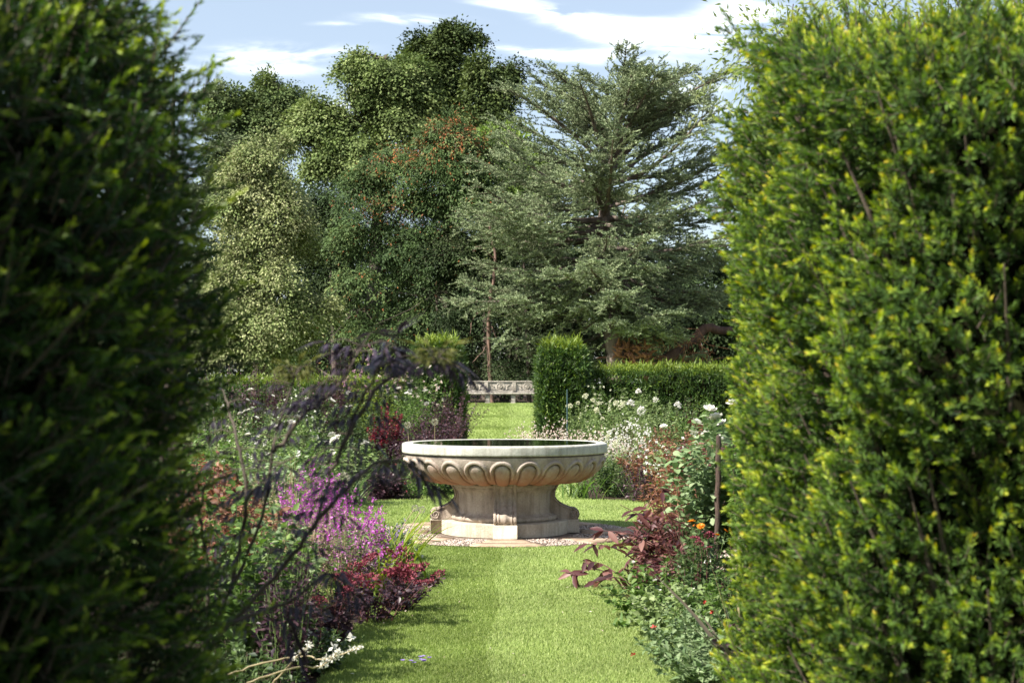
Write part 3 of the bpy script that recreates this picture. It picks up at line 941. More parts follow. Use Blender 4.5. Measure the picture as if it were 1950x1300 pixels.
    tn = np.clip(T_[:, None] + rng.normal(0, .16, (n, k)), 0, 1).reshape(-1)
    m = n * k
    leaf.leaves(np.repeat(P, k, 0), DD.reshape(-1, 3), rng.normal(0, 1, (m, 3)), tuft * rng.uniform(.6, 1.15, m), tuft * .36, 'd', tn)
    leaf.build('crown', M['cedar'], t).location = [-float(v) for v in o0]
    return t


CY = 58.0
ct = at(1200, 135, CY)
cb = tb(1178, CY)
cedar('cedar_tree', 'great grey-green cedar with feathery spreading boughs and broken trunk, right of centre', cb, ct,
      [(0, 2.4, -4), (.2, 3.6, -8), (.35, 5.6, -3), (.5, 6.0, 8), (.65, 5.8, 20), (.75, 5.2, 34), (.86, 3.2, 40), (.94, 1.5, 40), (1, .5, 50)], 104, 41, .48,
      extra=[(.73, 170, 4.6, 41), (.71, 8, 5.2, 40), (.76, -30, 4.4, 42), (.80, 185, 3.0, 45), (.66, 165, 4.8, 36), (.64, 12, 5.2, 34), (.36, 183, 5.6, 4), (.30, 195, 4.4, -4), (.18, 187, 3.6, -2), (.15, 200, 3.0, -6), (.42, 172, 5.4, 2), (.5, 186, 5.0, 12), (.45, 0, 5.2, 5), (.55, -10, 5.3, 14), (.35, 10, 5.0, 0), (.62, 180, 4.8, 22), (.8, 200, 3.2, 40), (.82, -15, 3.6, 42), (.12, 205, 2.8, -14)],
      trunk_pts=[cb - A([0, 0, .06]), cb * .85 + ct * .15 + A([-.25, -.1, 0]), at(1150, 470, CY), at(1155, 370, CY), at(1180, 240, CY), ct])
cw = at(330, 250, 78)
cedar('blue_cedar', 'flat-tiered cedar half hidden behind the dark yew on the left', tb(330, 78), at(330, 120, 78),
      [(0, 5, 0), (.3, 6, 2), (.6, 5, 5), (.8, 4.4, 6), (1, 1, 20)], 34, 43, .5, extra=[(.70, 3, 4.6, 5), (.66, -12, 4.6, 0), (.62, 10, 4.6, -3), (.74, -25, 4.2, 6), (.58, -5, 4.8, -5)], tuft=.12)
# massive broken cedar limbs at the foot of the cedar
t = thing('broken_trunk', 'thick pale cedar stump with torn orange-brown wood and a heavy limb sweeping right', 'tree stump', at(1190, 700, 56.5))
o0 = at(1190, 700, 56.5)
rng = np.random.default_rng(5)
mb = MB()
mb.line([at(1176, 712, 56.5), at(1172, 660, 56.5), at(1178, 610, 56.6), at(1160, 578, 56.5), at(1142, 572, 56.3)], [.44, .36, .30, .26, .18], 10, 5, .05, rng)
mb.line([at(1200, 700, 56.7), at(1215, 600, 57.1), at(1190, 540, 57.5), at(1150, 480, 58.0)], [.32, .26, .22, .16], 10, 5, .05, rng)
mb.build('trunk', M['cedarbark'], t, True).location = [-float(v) for v in o0]
mb = MB()
mb.line([at(1228, 712, 56.4), at(1262, 690, 56.5), at(1310, 650, 56.9), at(1360, 626, 57.5), at(1420, 640, 58.5)], [.30, .26, .22, .18, .14], 10, 6, .06, rng)
mb.build('limb', M['limb'], t, True).location = [-float(v) for v in o0]
mb = MB()
for k in range(70):
    p = at(rng.uniform(1172, 1240), rng.uniform(655, 700), 55.9 + rng.random() * .3)
    q = p + A([rng.normal(0, .22), -.1, rng.uniform(-.15, .35)])
    mb.tubes(A([[p, (p + q) / 2 + rng.normal(0, .04, 3), q]]), A([[.07, .05, .01]]), 5)
for k in range(150):
    p = at(rng.uniform(1175, 1350), rng.uniform(640, 705), 55.6 + rng.random() * 1.5)
    q = p + rng.normal(0, .45, 3)
    mb.tubes(A([[p, (p + q) / 2 + rng.normal(0, .12, 3), q]]), A([[.014, .011, .005]]), 4)
mb.build('torn_wood', M['deadwood'], t).location = [-float(v) for v in o0]

# slim bare trunk
t = thing('bare_trunk', 'slim leaning reddish bare trunk standing behind the bench', 'tree trunk', tb(938, 58.5))
o0 = tb(938, 58.5)
mb = MB()
mb.line([o0, at(930, 640, 58.5), at(936, 560, 58.5), at(944, 500, 58.6), at(935, 440, 58.8), at(925, 400, 59)], [.10, .085, .075, .06, .05, .03], 8, 6, .015, rng)
for a, b, c in (((936, 590), (905, 600), (892, 640)), ((940, 570), (965, 565), (975, 590)), ((944, 500), (915, 470), (900, 480)), ((934, 620), (950, 650), (965, 660)), ((932, 650), (910, 680), (900, 690)), ((940, 470), (960, 440), (965, 420)), ((936, 440), (915, 420), (905, 425))):
    mb.line([at(*a, 58.5), at(*b, 58.2), at(*c, 58.0)], [.025, .018, .008], 5, 5, .02, rng)
mb.build('trunk', M['snag'], t, True).location = [-float(v) for v in o0]
t = thing('dead_pine_trunk', 'thin dark brown trunk in the shade between the bench and the cedar', 'tree trunk', tb(1008, 58.8))
o0 = tb(1008, 58.8)
mb = MB()
mb.line([o0, at(1006, 660, 58.8), at(1002, 590, 58.8), at(998, 500, 59)], [.10, .09, .08, .04], 8, 5, .015, rng)
mb.build('trunk', M['bark'], t, True).location = [-float(v) for v in o0]


# ------------------------------------------------------------ clipped hedges
def hedge_far(name, label, x0, x1, y0, y1, z0, z1, seed, dens=420, L=.15, topshag=.16, round_=.24):
    rng = np.random.default_rng(seed)
    c = A([(x0 + x1) / 2, (y0 + y1) / 2, z0])
    t = thing(name, label, 'hedge', c)
    mb = MB()
    i_ = .10
    i_ = .16
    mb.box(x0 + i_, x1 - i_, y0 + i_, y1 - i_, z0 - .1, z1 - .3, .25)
    mb.build('dark_core', M['core'], t).location = [-float(v) for v in c]
    fs = [((x1 - x0) * (z1 - z0), 0), ((y1 - y0) * (z1 - z0), 1), ((y1 - y0) * (z1 - z0), 2), ((x1 - x0) * (y1 - y0), 3)]
    P, Nn = [], []
    for area, k in fs:
        n = int(area * dens)
        a, b = rng.random(n), rng.random(n)
        if k == 0: p = np.stack([x0 + a * (x1 - x0), np.full(n, y0), z0 + b * (z1 - z0)], 1); nn = A([0, -1, 0])
        if k == 1: p = np.stack([np.full(n, x0), y0 + a * (y1 - y0), z0 + b * (z1 - z0)], 1); nn = A([-1, 0, 0])
        if k == 2: p = np.stack([np.full(n, x1), y0 + a * (y1 - y0), z0 + b * (z1 - z0)], 1); nn = A([1, 0, 0])
        if k == 3: p = np.stack([x0 + a * (x1 - x0), y0 + b * (y1 - y0), np.full(n, z1)], 1); nn = A([0, 0, 1])
        P.append(p); Nn.append(np.broadcast_to(nn, p.shape))
    P = np.concatenate(P); Nn = np.concatenate(Nn).astype(float)
    # round the upper edges and roughen the faces
    ctr = c + A([0, 0, (z1 - z0) * .5])
    hw = A([(x1 - x0) / 2, (y1 - y0) / 2, (z1 - z0) / 2])
    rel = (P - ctr) / hw
    edge = np.clip(rel[:, 2] - .55, 0, 1)
    P[:, :2] -= (rel[:, :2] * np.abs(rel[:, :2]) ** 3) * (edge ** 2)[:, None] * round_ * 4 * np.minimum(hw[:2], .8)
    P[:, 2] -= np.where(Nn[:, 2] > .5, (np.abs(rel[:, 0]) ** 4 * .5 + np.abs(rel[:, 1]) ** 4 * .5) * round_ * .8, 0)
    lump = np.sin(P[:, 0] * 5.3 + P[:, 2] * 3.1) * np.sin(P[:, 2] * 4.7 + P[:, 1] * 6) * .045 + rng.normal(0, .035, len(P))
    P = P + Nn * lump[:, None]
    n, k = len(P), 5
    ax = unit(Nn * .55 + A([0, 0, .75]) + rng.normal(0, .28, (n, 3)))
    ax[Nn[:, 2] > .5] = unit(A([0, 0, 1.]) + rng.normal(0, .3, ((Nn[:, 2] > .5).sum(), 3)))
    ll = L * rng.uniform(.5, 1.3, n); ll = np.where(Nn[:, 2] > .5, ll * (1 + topshag * 6 * rng.random(n) ** 2), ll)
    w = np.linspace(0, .8, k)
    Q = P[:, None] + ax[:, None] * (ll[:, None] * w)[..., None]
    D = ax[:, None] * 1.0 + rng.normal(0, .55, (n, k, 3))
    toplit = np.where(Nn[:, 2] > .5, .34, .08)[:, None]  # painted light: top shoots tinted as sunlit, side shoots kept darker
    tn = np.clip(rng.normal(.14, .13, (n, 1)) + w * .32 + toplit * 1.4, 0, 1) * np.ones((n, k))
    ml = MB(); m = n * k
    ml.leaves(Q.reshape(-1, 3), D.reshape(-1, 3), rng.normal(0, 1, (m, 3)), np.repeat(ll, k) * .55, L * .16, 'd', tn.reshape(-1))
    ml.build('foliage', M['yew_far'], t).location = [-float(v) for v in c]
    return t


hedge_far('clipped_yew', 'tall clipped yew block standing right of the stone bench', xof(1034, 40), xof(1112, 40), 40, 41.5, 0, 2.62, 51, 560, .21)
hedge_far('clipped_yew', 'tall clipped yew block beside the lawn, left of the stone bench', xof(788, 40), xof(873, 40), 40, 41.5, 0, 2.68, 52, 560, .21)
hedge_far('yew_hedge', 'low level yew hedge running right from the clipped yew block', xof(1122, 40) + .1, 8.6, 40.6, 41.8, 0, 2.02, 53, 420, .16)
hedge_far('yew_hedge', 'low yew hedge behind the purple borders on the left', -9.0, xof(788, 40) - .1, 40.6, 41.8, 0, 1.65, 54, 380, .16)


# -------------------------------------------------------- near yew hedges
def sprays(ml, P, axis, rng, nN, Ls, nl, nw, hi, side=None):
    """yew shoots: needles ranked along each shoot, paler toward the growing tip"""
    n = len(P)
    ll = Ls * rng.uniform(.55, 1.35, n)
    bend = rng.normal(0, .25, (n, 3)) + A([0, 0, .18])
    w = (np.arange(nN) + .5) / nN
    C = P[:, None] + axis[:, None] * (ll[:, None] * w)[..., None] + bend[:, None] * (ll[:, None] * w ** 2 * .35)[..., None]
    T = unit(axis[:, None] + bend[:, None] * (w * .7)[None, :, None])
    ref = unit(rng.normal(0, 1, (n, 3)))
    U = unit(np.cross(T, ref[:, None])); B = np.cross(T, U)
    ang = np.where(np.arange(nN) % 2 == 0, 0, PI)[None] + rng.normal(0, .75, (n, nN))
    rad = np.cos(ang)[..., None] * U + np.sin(ang)[..., None] * B
    D = rad * (1.05 - .65 * w[None, :, None]) + T * (.55 + .5 * w[None, :, None])
    tn = np.clip(hi[:, None] * (.15 + .85 * w[None] ** 1.3) + rng.normal(0, .06, (n, nN)), 0, 1)
    m = n * nN
    size = (1.0 - .45 * w[None] ** 2) * np.ones((n, 1))
    ml.leaves(C.reshape(-1, 3), D.reshape(-1, 3), (T + rng.normal(0, .3, (n, nN, 3))).reshape(-1, 3), nl * size.reshape(-1) * rng.uniform(.8, 1.2, m), nw, 'd', tn.reshape(-1))
    k = 4
    v = np.linspace(0, .95, k)
    S_ = P[:, None] + axis[:, None] * (ll[:, None] * v)[..., None] + bend[:, None] * (ll[:, None] * v ** 2 * .35)[..., None]
    return S_


def hedge_near(name, label, plan, ztop, seed, mat, dens, bright, inner, zmin=.0, Ls=.085, nl_=.024, nw_=.006, core=.26, longf=.015, lamp=.07, lean=0., rtop=1., topf=1.5):
    """plan: polyline (x,y) of the visible face, outward side on the left of travel; inner: points closing the body"""
    rng = np.random.default_rng(seed)
    plan = A(plan, float)
    c = A([*plan.mean(0), 0.])
    t = thing(name, label, 'hedge', c)
    sd = np.linspace(0, len(plan) - 1, 90)
    cv = catmull(plan, sd)
    seg = np.concatenate([[0], np.cumsum(np.linalg.norm(np.diff(cv, axis=0), axis=1))])
    tang = unit(np.gradient(cv, axis=0)); nrm = np.stack([tang[:, 1], -tang[:, 0]], 1)
    # solid core set back from the face, shade put into its colour
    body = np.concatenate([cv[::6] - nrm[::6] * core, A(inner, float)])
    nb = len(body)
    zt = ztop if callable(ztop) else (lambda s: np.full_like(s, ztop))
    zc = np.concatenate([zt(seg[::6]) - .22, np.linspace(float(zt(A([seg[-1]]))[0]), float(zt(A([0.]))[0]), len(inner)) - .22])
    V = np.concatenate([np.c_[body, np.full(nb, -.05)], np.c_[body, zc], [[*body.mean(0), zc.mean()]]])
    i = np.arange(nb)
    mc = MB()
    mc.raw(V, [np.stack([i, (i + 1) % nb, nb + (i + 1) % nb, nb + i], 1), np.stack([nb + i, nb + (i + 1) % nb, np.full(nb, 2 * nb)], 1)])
    mc.build('dark_core', M['core'], t).location = [-float(v) for v in c]
    ml, mt = MB(), MB()
    # face shoots
    n = int(dens * seg[-1] * 2.2)
    s = rng.uniform(0, seg[-1], n)
    hh = zt(s)
    z = zmin + (hh - zmin) * rng.random(n)
    pos = np.stack([np.interp(s, seg, cv[:, 0]), np.interp(s, seg, cv[:, 1])], 1)
    nn = np.stack([np.interp(s, seg, nrm[:, 0]), np.interp(s, seg, nrm[:, 1])], 1)
    lump = lamp * np.sin(s * 7.5 + z * 3) * np.sin(z * 6.3 - s * 3) + .05 * np.sin(s * 21 + 1.3) * np.sin(z * 17 + s * 5)
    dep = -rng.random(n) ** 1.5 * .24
    rnd = np.clip((z - (hh - .35)) / .2, 0, 1) ** 2 * .10
    off = lump + dep - rnd * rtop + lean * np.clip((z - 1.7) / .8, 0, 1)
    P = np.c_[pos + nn * off[:, None], z]
    ax = unit(np.c_[nn * .9, np.full(n, .42)] + rng.normal(0, .42, (n, 3)))
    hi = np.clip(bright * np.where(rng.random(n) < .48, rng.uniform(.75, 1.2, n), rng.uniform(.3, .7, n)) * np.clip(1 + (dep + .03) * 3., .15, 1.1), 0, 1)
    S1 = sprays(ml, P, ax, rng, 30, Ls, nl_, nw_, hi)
    mt.tubes(S1, A([[.0022, .0018, .0014, .0008]]), 3)
    # long free shoots standing out of the clipped face and up from the top
    n2 = int(n * longf)
    j = rng.choice(n, n2, replace=False)
    ax2 = unit(np.c_[nn[j] * .55, np.full(n2, .95)] + rng.normal(0, .3, (n2, 3)))
    S2 = sprays(ml, np.c_[pos[j] + nn[j] * (lump[j] - .02)[:, None], z[j]], ax2, rng, 44, Ls * 2.0, nl_, nw_, np.clip(bright * rng.uniform(.8, 1.25, n2), 0, 1))
    mt.tubes(S2, A([[.003, .0025, .002, .001]]), 3)
    # top
    n3 = int(dens * .9 * seg[-1])
    s = rng.uniform(0, seg[-1], n3)
    pos = np.stack([np.interp(s, seg, cv[:, 0]), np.interp(s, seg, cv[:, 1])], 1)
    nn = np.stack([np.interp(s, seg, nrm[:, 0]), np.interp(s, seg, nrm[:, 1])], 1)
    inn = rng.random(n3) * .9
    P = np.c_[pos - nn * (.08 + inn)[:, None], zt(s) - .12 + rng.normal(0, .06, n3)]
    ax3 = unit(A([0, 0, 1.]) + np.c_[nn * .2, np.zeros(n3)] + rng.normal(0, .28, (n3, 3)))
    S3 = sprays(ml, P, ax3, rng, 32, Ls * topf, nl_, nw_, np.clip(bright * rng.uniform(.7, 1.2, n3), 0, 1))
    mt.tubes(S3, A([[.003, .0025, .002, .001]]), 3)
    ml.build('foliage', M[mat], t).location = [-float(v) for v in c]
    # inner branches
    n4 = 160
    s = rng.uniform(0, seg[-1], n4)
    pos = np.stack([np.interp(s, seg, cv[:, 0]), np.interp(s, seg, cv[:, 1])], 1)
    nn = np.stack([np.interp(s, seg, nrm[:, 0]), np.interp(s, seg, nrm[:, 1])], 1)
    z = rng.uniform(.2, 1, n4) * (zt(s) - .25)
    a0 = np.c_[pos - nn * .19, z - .2]; a1 = np.c_[pos - nn * .10, z]; a2 = np.c_[pos - nn * .01, z + .18]
    mt.tubes(np.stack([a0, a1, a2], 1), A([[.009, .006, .002]]), 5)
    mt.build('twig', M['twig'], t).location = [-float(v) for v in c]
    return t


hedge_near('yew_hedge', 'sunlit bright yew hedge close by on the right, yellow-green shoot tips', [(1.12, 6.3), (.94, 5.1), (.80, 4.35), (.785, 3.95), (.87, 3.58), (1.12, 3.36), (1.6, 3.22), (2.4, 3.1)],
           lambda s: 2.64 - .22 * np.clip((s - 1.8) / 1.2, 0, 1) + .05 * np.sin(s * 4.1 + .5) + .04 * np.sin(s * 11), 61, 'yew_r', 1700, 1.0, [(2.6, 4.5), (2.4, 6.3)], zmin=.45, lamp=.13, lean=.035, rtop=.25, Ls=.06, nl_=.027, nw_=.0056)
hedge_near('yew_hedge', 'shadowy dark yew hedge close by on the left, long feathery shoots', [(-1.10, .35), (-1.10, 1.3), (-1.14, 1.95), (-.98, 2.2), (-.82, 2.45), (-.735, 2.75), (-.75, 3.1), (-.88, 3.5)],  # near out-of-view stretch added to shade the face, lowered to let sun over
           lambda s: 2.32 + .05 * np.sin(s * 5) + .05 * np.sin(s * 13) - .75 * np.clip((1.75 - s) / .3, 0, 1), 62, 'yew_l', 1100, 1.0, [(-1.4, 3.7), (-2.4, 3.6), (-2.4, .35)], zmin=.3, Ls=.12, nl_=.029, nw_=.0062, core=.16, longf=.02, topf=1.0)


# ------------------------------------------------------------ black elder
rng = np.random.default_rng(71)
eb = A([-.98, 4.15, 0.])
t = thing('black_elder', 'blurred dark purple elder with lacy leaves leaning out beside the left hedge', 'shrub', eb)
ms, ml, mtips = MB(), MB(), []


def elder_leaf(p, d, size, mbx, tint=.5):
    """pinnate leaf: seven cut leaflets, each a fan of slim lobes"""
    d = unit(A(d)[None])[0]
    up_ = A([0, 0, 1.])
    sd = unit(np.cross(d, up_)[None])[0]
    P, D, N, Lh, Wd = [], [], [], [], []
    tip = p + d * size * .5 - up_ * size * .12
    ms.tubes(A([[p, p + d * size * .28, tip]]), A([[.0022, .0018, .001]]), 4)
    for w, sg in ((.3, -1), (.3, 1), (.62, -1), (.62, 1), (.9, -1), (.9, 1), (1., 0)):
        b = p + (tip - p) * w
        dd = unit((d * (.45 if sg else 1) + sd * sg * .9 - up_ * (.35 + rng.random() * .4))[None])[0]
        l_ = size * (.50 if sg else .60) * rng.uniform(.85, 1.15)
        for f in (-.30, -.14, 0, .14, .30):
            P.append(b + dd * l_ * .12 * abs(f) * 4)
            D.append(dd + sd * f * .9 + d * f * .6 + rng.normal(0, .04, 3)); N.append(up_ + rng.normal(0, .3, 3))
            Lh.append(l_ * (1 - abs(f) * 1.3)); Wd.append(l_ * (.10 if f == 0 else .06))
    mbx.leaves(A(P), A(D), A(N), A(Lh), A(Wd), 'f', np.clip(rng.normal(tint, .15, len(P)), 0, 1), .2)


stems = [
    [(380, 1260), (440, 1120), (500, 980), (520, 860), (560, 720)],
    [(400, 1230), (520, 1100), (590, 1010), (640, 880), (670, 800), (720, 700)],
    [(440, 1120), (470, 960), (450, 840), (430, 760)],
    [(520, 860), (580, 790), (640, 740), (690, 660)],
    [(590, 1010), (660, 930), (720, 880), (770, 880)],
    [(380, 1260), (450, 1180), (540, 1150), (620, 1090)],
    [(640, 880), (700, 760), (780, 700), (830, 690)],
    [(390, 1240), (400, 1100), (380, 980), (400, 900)],
]
Ys = [4.0, 3.8, 4.1, 3.8, 3.7, 3.9, 3.75, 4.2]
ms.line([eb, at(385, 1262, 4.05)], [.012, .009], 6, 4)
for st, Y in zip(stems, Ys):
    pts = [at(a, b, Y + .04 * i * rng.normal()) for i, (a, b) in enumerate(st)]
    r0 = .007
    p = ms.line(pts, np.linspace(r0, .003, len(pts)), 6, 6, .003, rng)
    m = len(p)
    for i in range(int(m * .28), m, 2):
        for sg in (-1, 1):
            if rng.random() < .18: continue
            a = rng.uniform(-.5, .5)
            d = A([sg * math.cos(a), math.sin(a) * .8 - .2, rng.uniform(-.1, .5)])
            elder_leaf(p[i], d, rng.uniform(.09, .155), ml, .45)
    if st[-1] in ((560, 720), (830, 690)):
        mtip = MB(); mtips.append(mtip)
        for a in np.linspace(0, 5.2, 6):
            elder_leaf(p[-1], A([math.cos(a) * .6, math.sin(a) * .6, .9]), .13, mtip, .5)
    else:
        elder_leaf(p[-1], p[-1] - p[-4], .18, ml, .5)
# the leaves that reach out over the basin and toward the seat
for (px, py, Y, dx, dz, sz) in ((770, 880, 3.7, .75, -.35, .21), (835, 690, 3.75, .9, -.15, .17), (720, 700, 3.8, .2, .5, .2), (690, 660, 3.8, -.7, .3, .19), (690, 660, 3.8, .7, .2, .2), (640, 740, 3.8, -.9, .0, .2), (620, 1090, 3.9, .8, -.3, .2), (560, 870, 3.9, -.6, -.3, .2), (540, 1150, 3.9, .3, -.7, .2)):
    elder_leaf(at(px, py, Y), A([dx, -.1, dz]), sz, ml, .5)
ms.build('stem', M['bark'], t, True).location = [-float(v) for v in eb]
ml.build('foliage', M['elder'], t).location = [-float(v) for v in eb]
for mtip in mtips: mtip.build('young_leaf', M['eldertip'], t).location = [-float(v) for v in eb]


# ---------------------------------------------------------- border plants
def head_mesh(kind):
    rng = np.random.default_rng(len(kind) * 7 + 3)
    mb = MB()
    if kind == 'rose':
        for nP, el, L in ((6, .25, .05), (6, .7, .042), (5, 1.1, .034), (3, 1.4, .024)):
            a = np.arange(nP) * 2 * PI / nP + rng.random()
            D = np.stack([np.cos(a) * math.cos(el), np.sin(a) * math.cos(el), np.full(nP, math.sin(el))], 1)
            mb.leaves(np.zeros((nP, 3)), D, np.stack([-np.cos(a) * .6, -np.sin(a) * .6, np.ones(nP)], 1), L, L * 1.05, 'o', rng.uniform(.3, 1, nP), -.15)
        return mb, 'white'
    if kind == 'daisy':
        a = np.arange(14) * 2 * PI / 14
        for el, L in ((.15, .028), (.6, .02)):
            D = np.stack([np.cos(a) * math.cos(el), np.sin(a) * math.cos(el), np.full(14, math.sin(el))], 1)
            mb.leaves(np.zeros((14, 3)), D, np.tile(A([0, 0, 1.]), (14, 1)) + .1, L, .011, 'f', rng.random(14), .05)
        return mb, 'orange'
    if kind in ('sedum', 'ball', 'panicle'):
        n = {'sedum': 130, 'ball': 170, 'panicle': 120}[kind]
        d = unit(rng.normal(0, 1, (n, 3)))
        if kind == 'sedum':
            d[:, 2] = np.abs(d[:, 2]); rr = rng.uniform(.7, 1, n)[:, None]
            P = d * rr * A([.052, .052, .022]); L, W, sh = .014, .011, 'd'; D = d + A([0, 0, .5]) + rng.normal(0, .6, (n, 3))
        elif kind == 'ball':
            P = d * .026; L, W, sh = .016, .007, 'd'; D = d + rng.normal(0, .25, (n, 3))
        else:
            d[:, 2] = np.abs(d[:, 2]); P = d * A([.05, .05, .075]) * rng.uniform(.75, 1, n)[:, None]; L, W, sh = .022, .018, 'd'; D = d + rng.normal(0, .9, (n, 3))
        mb.leaves(P, D, rng.normal(0, .7, (n, 3)) + d, L * rng.uniform(.7, 1.3, n), W, sh, rng.random(n))
        return mb, {'sedum': 'sedumf', 'ball': 'allium', 'panicle': 'creamf'}[kind]


HEADS = {}


def head(kind, mat=None):
    key = (kind, mat)
    if key not in HEADS:
        mb, m0 = head_mesh(kind)
        HEADS[key] = mesh_np('flower_head', np.concatenate(mb.V), mb.Fc, M[mat or m0], np.concatenate(mb.T))
    return HEADS[key]


NAMES = {'rose': 'bloom', 'daisy': 'bloom', 'sedum': 'flower_head', 'ball': 'seed_head', 'panicle': 'flower_head'}


def plant(name, cat, label, x, y, h, w, seed, ns=30, nl=34, L=.06, W=.03, leaf='green', stem='gstem', shape='f', f0=.1, tw=.06, up=.25, heads=None, spike=None, specks=None,
          group=None, wd=None, tint=(.5, .22), ht=.30, lean=(0, 0), sr=.003, straps=None):
    rng = np.random.default_rng(seed)
    z0 = float(gz(y))
    b = A([x, y, z0])
    t = thing(name, label, cat, b, group)
    w2, d2 = w / 2, (wd or w) / 2
    fi = rng.uniform(0, 2 * PI, ns); rho = np.sqrt(rng.random(ns))
    hh = h * (1 - ht * rho ** 2) * rng.uniform(.72, 1.03, ns)
    v = np.linspace(0, 1, 7)
    dirs = np.stack([np.cos(fi) * w2, np.sin(fi) * d2], 1) * rho[:, None]
    C = np.zeros((ns, 7, 3))
    C[:, :, :2] = dirs[:, None] * (.35 + .65 * v[None, :, None] ** 1.2) + A(lean)[None, None] * (v ** 1.6)[None, :, None]
    C[:, :, 2] = hh[:, None] * v[None] ** .92 - .03
    C[:, 1:, :2] += np.cumsum(rng.normal(0, .012 * (w + .3), (ns, 6, 2)), 1)
    ms = MB()
    ms.tubes(C, sr * (1.3 - .9 * v)[None], 4)
    if nl:
        u = f0 + (1 - f0) * rng.random((ns, nl)) ** .85
        iu = np.clip((u * 6).astype(int), 0, 5); fr = (u * 6 - iu)[..., None]
        r_ = np.arange(ns)[:, None]
        Q = C[r_, iu] * (1 - fr) + C[r_, iu + 1] * fr
        a = rng.uniform(0, 2 * PI, (ns, nl))
        tapr = (1.15 - u)[..., None]
        O = np.stack([np.cos(a), np.sin(a), rng.normal(up, .35, (ns, nl))], -1)
        Q = Q + O * tw * tapr * rng.random((ns, nl, 1))
        D = O + rng.normal(0, .3, O.shape)
        N = A([0, 0, 1.]) - O * .3 + rng.normal(0, .4, O.shape)
        m = ns * nl
        tn = np.clip(rng.normal(tint[0], tint[1], m) + .12 * (u.reshape(-1) - .5), 0, 1)
        k = Q[..., 2].reshape(-1) > .01
        ml = MB()
        sz = (rng.uniform(.6, 1.25, m) * (1.1 - .35 * u.reshape(-1)))
        ml.leaves(Q.reshape(-1, 3)[k], D.reshape(-1, 3)[k], N.reshape(-1, 3)[k], (L * sz)[k], (W * sz)[k], shape, tn[k], .18)
        ml.build('foliage', M[leaf], t)
    ms.build('stem', M[stem], t)
    if spike:      # (material, fraction of stems, start, florets, radius, size)
        mt, fs, s0, nf, rad, sz = spike
        sel = np.where(rng.random(ns) < fs)[0]
        if len(sel):
            u = s0 + (1.02 - s0) * rng.random((len(sel), nf))
            iu = np.clip((u * 6).astype(int), 0, 5); fr = (u * 6 - iu)[..., None]
            Q = C[sel][np.arange(len(sel))[:, None], iu] * (1 - fr) + C[sel][np.arange(len(sel))[:, None], iu + 1] * fr
            tap = np.clip(1.25 - (u - s0) / (1 - s0), .25, 1)[..., None]
            O = rng.normal(0, 1, Q.shape)
            Q = Q + unit(O) * rad * tap * rng.uniform(.3, 1, (len(sel), nf, 1))
            mf = MB(); m = Q.shape[0] * nf
            mf.leaves(Q.reshape(-1, 3), O.reshape(-1, 3) + A([0, 0, .3]), rng.normal(0, 1, (m, 3)), sz * rng.uniform(.7, 1.3, m), sz * .75, 'd', rng.random(m))
            mf.build('blossom', M[mt], t)
    if specks:     # (material, number, size, low)
        mt, nf, sz, lo = specks
        s = rng.integers(0, ns, nf)
        u = np.clip(lo + (1 - lo) * rng.random(nf), 0, 1)
        iu = np.clip((u * 6).astype(int), 0, 5); fr = (u * 6 - iu)[:, None]
        Q = C[s, iu] * (1 - fr) + C[s, iu + 1] * fr + rng.normal(0, .03 + .02 * w, (nf, 3))
        mf = MB()
        for e in range(4):
            a = e * PI / 2 + rng.uniform(0, 1, nf)
            mf.leaves(Q, np.stack([np.cos(a), rng.normal(0, .5, nf), np.sin(a)], 1), rng.normal(0, .4, (nf, 3)) + A([0, -1, .6]), sz * rng.uniform(.7, 1.2, nf), sz * .7, 'd', rng.random(nf))
        mf.build('blossom', M[mt], t)
    if heads:      # (kind, number, scale, material)
        kind, nh, sc, mt = heads
        order = np.argsort(-C[:, -1, 2] + rng.normal(0, .08 * h, ns) + .3 * C[:, -1, 1])[:nh]
        for s in order:
            o = link(NAMES[kind], head(kind, mt), t, C[s, -1] + A([0, 0, .004]))
            d = C[s, -1] - C[s, -2]
            o.rotation_euler = (rng.normal(.35, .3), rng.normal(0, .35), rng.uniform(0, 6))
            k = sc * rng.uniform(.75, 1.2)
            o.scale = (k, k, k)
    if straps:
        strap_mesh(straps, rng).build('blade', M[straps['mat']], t)
    return t


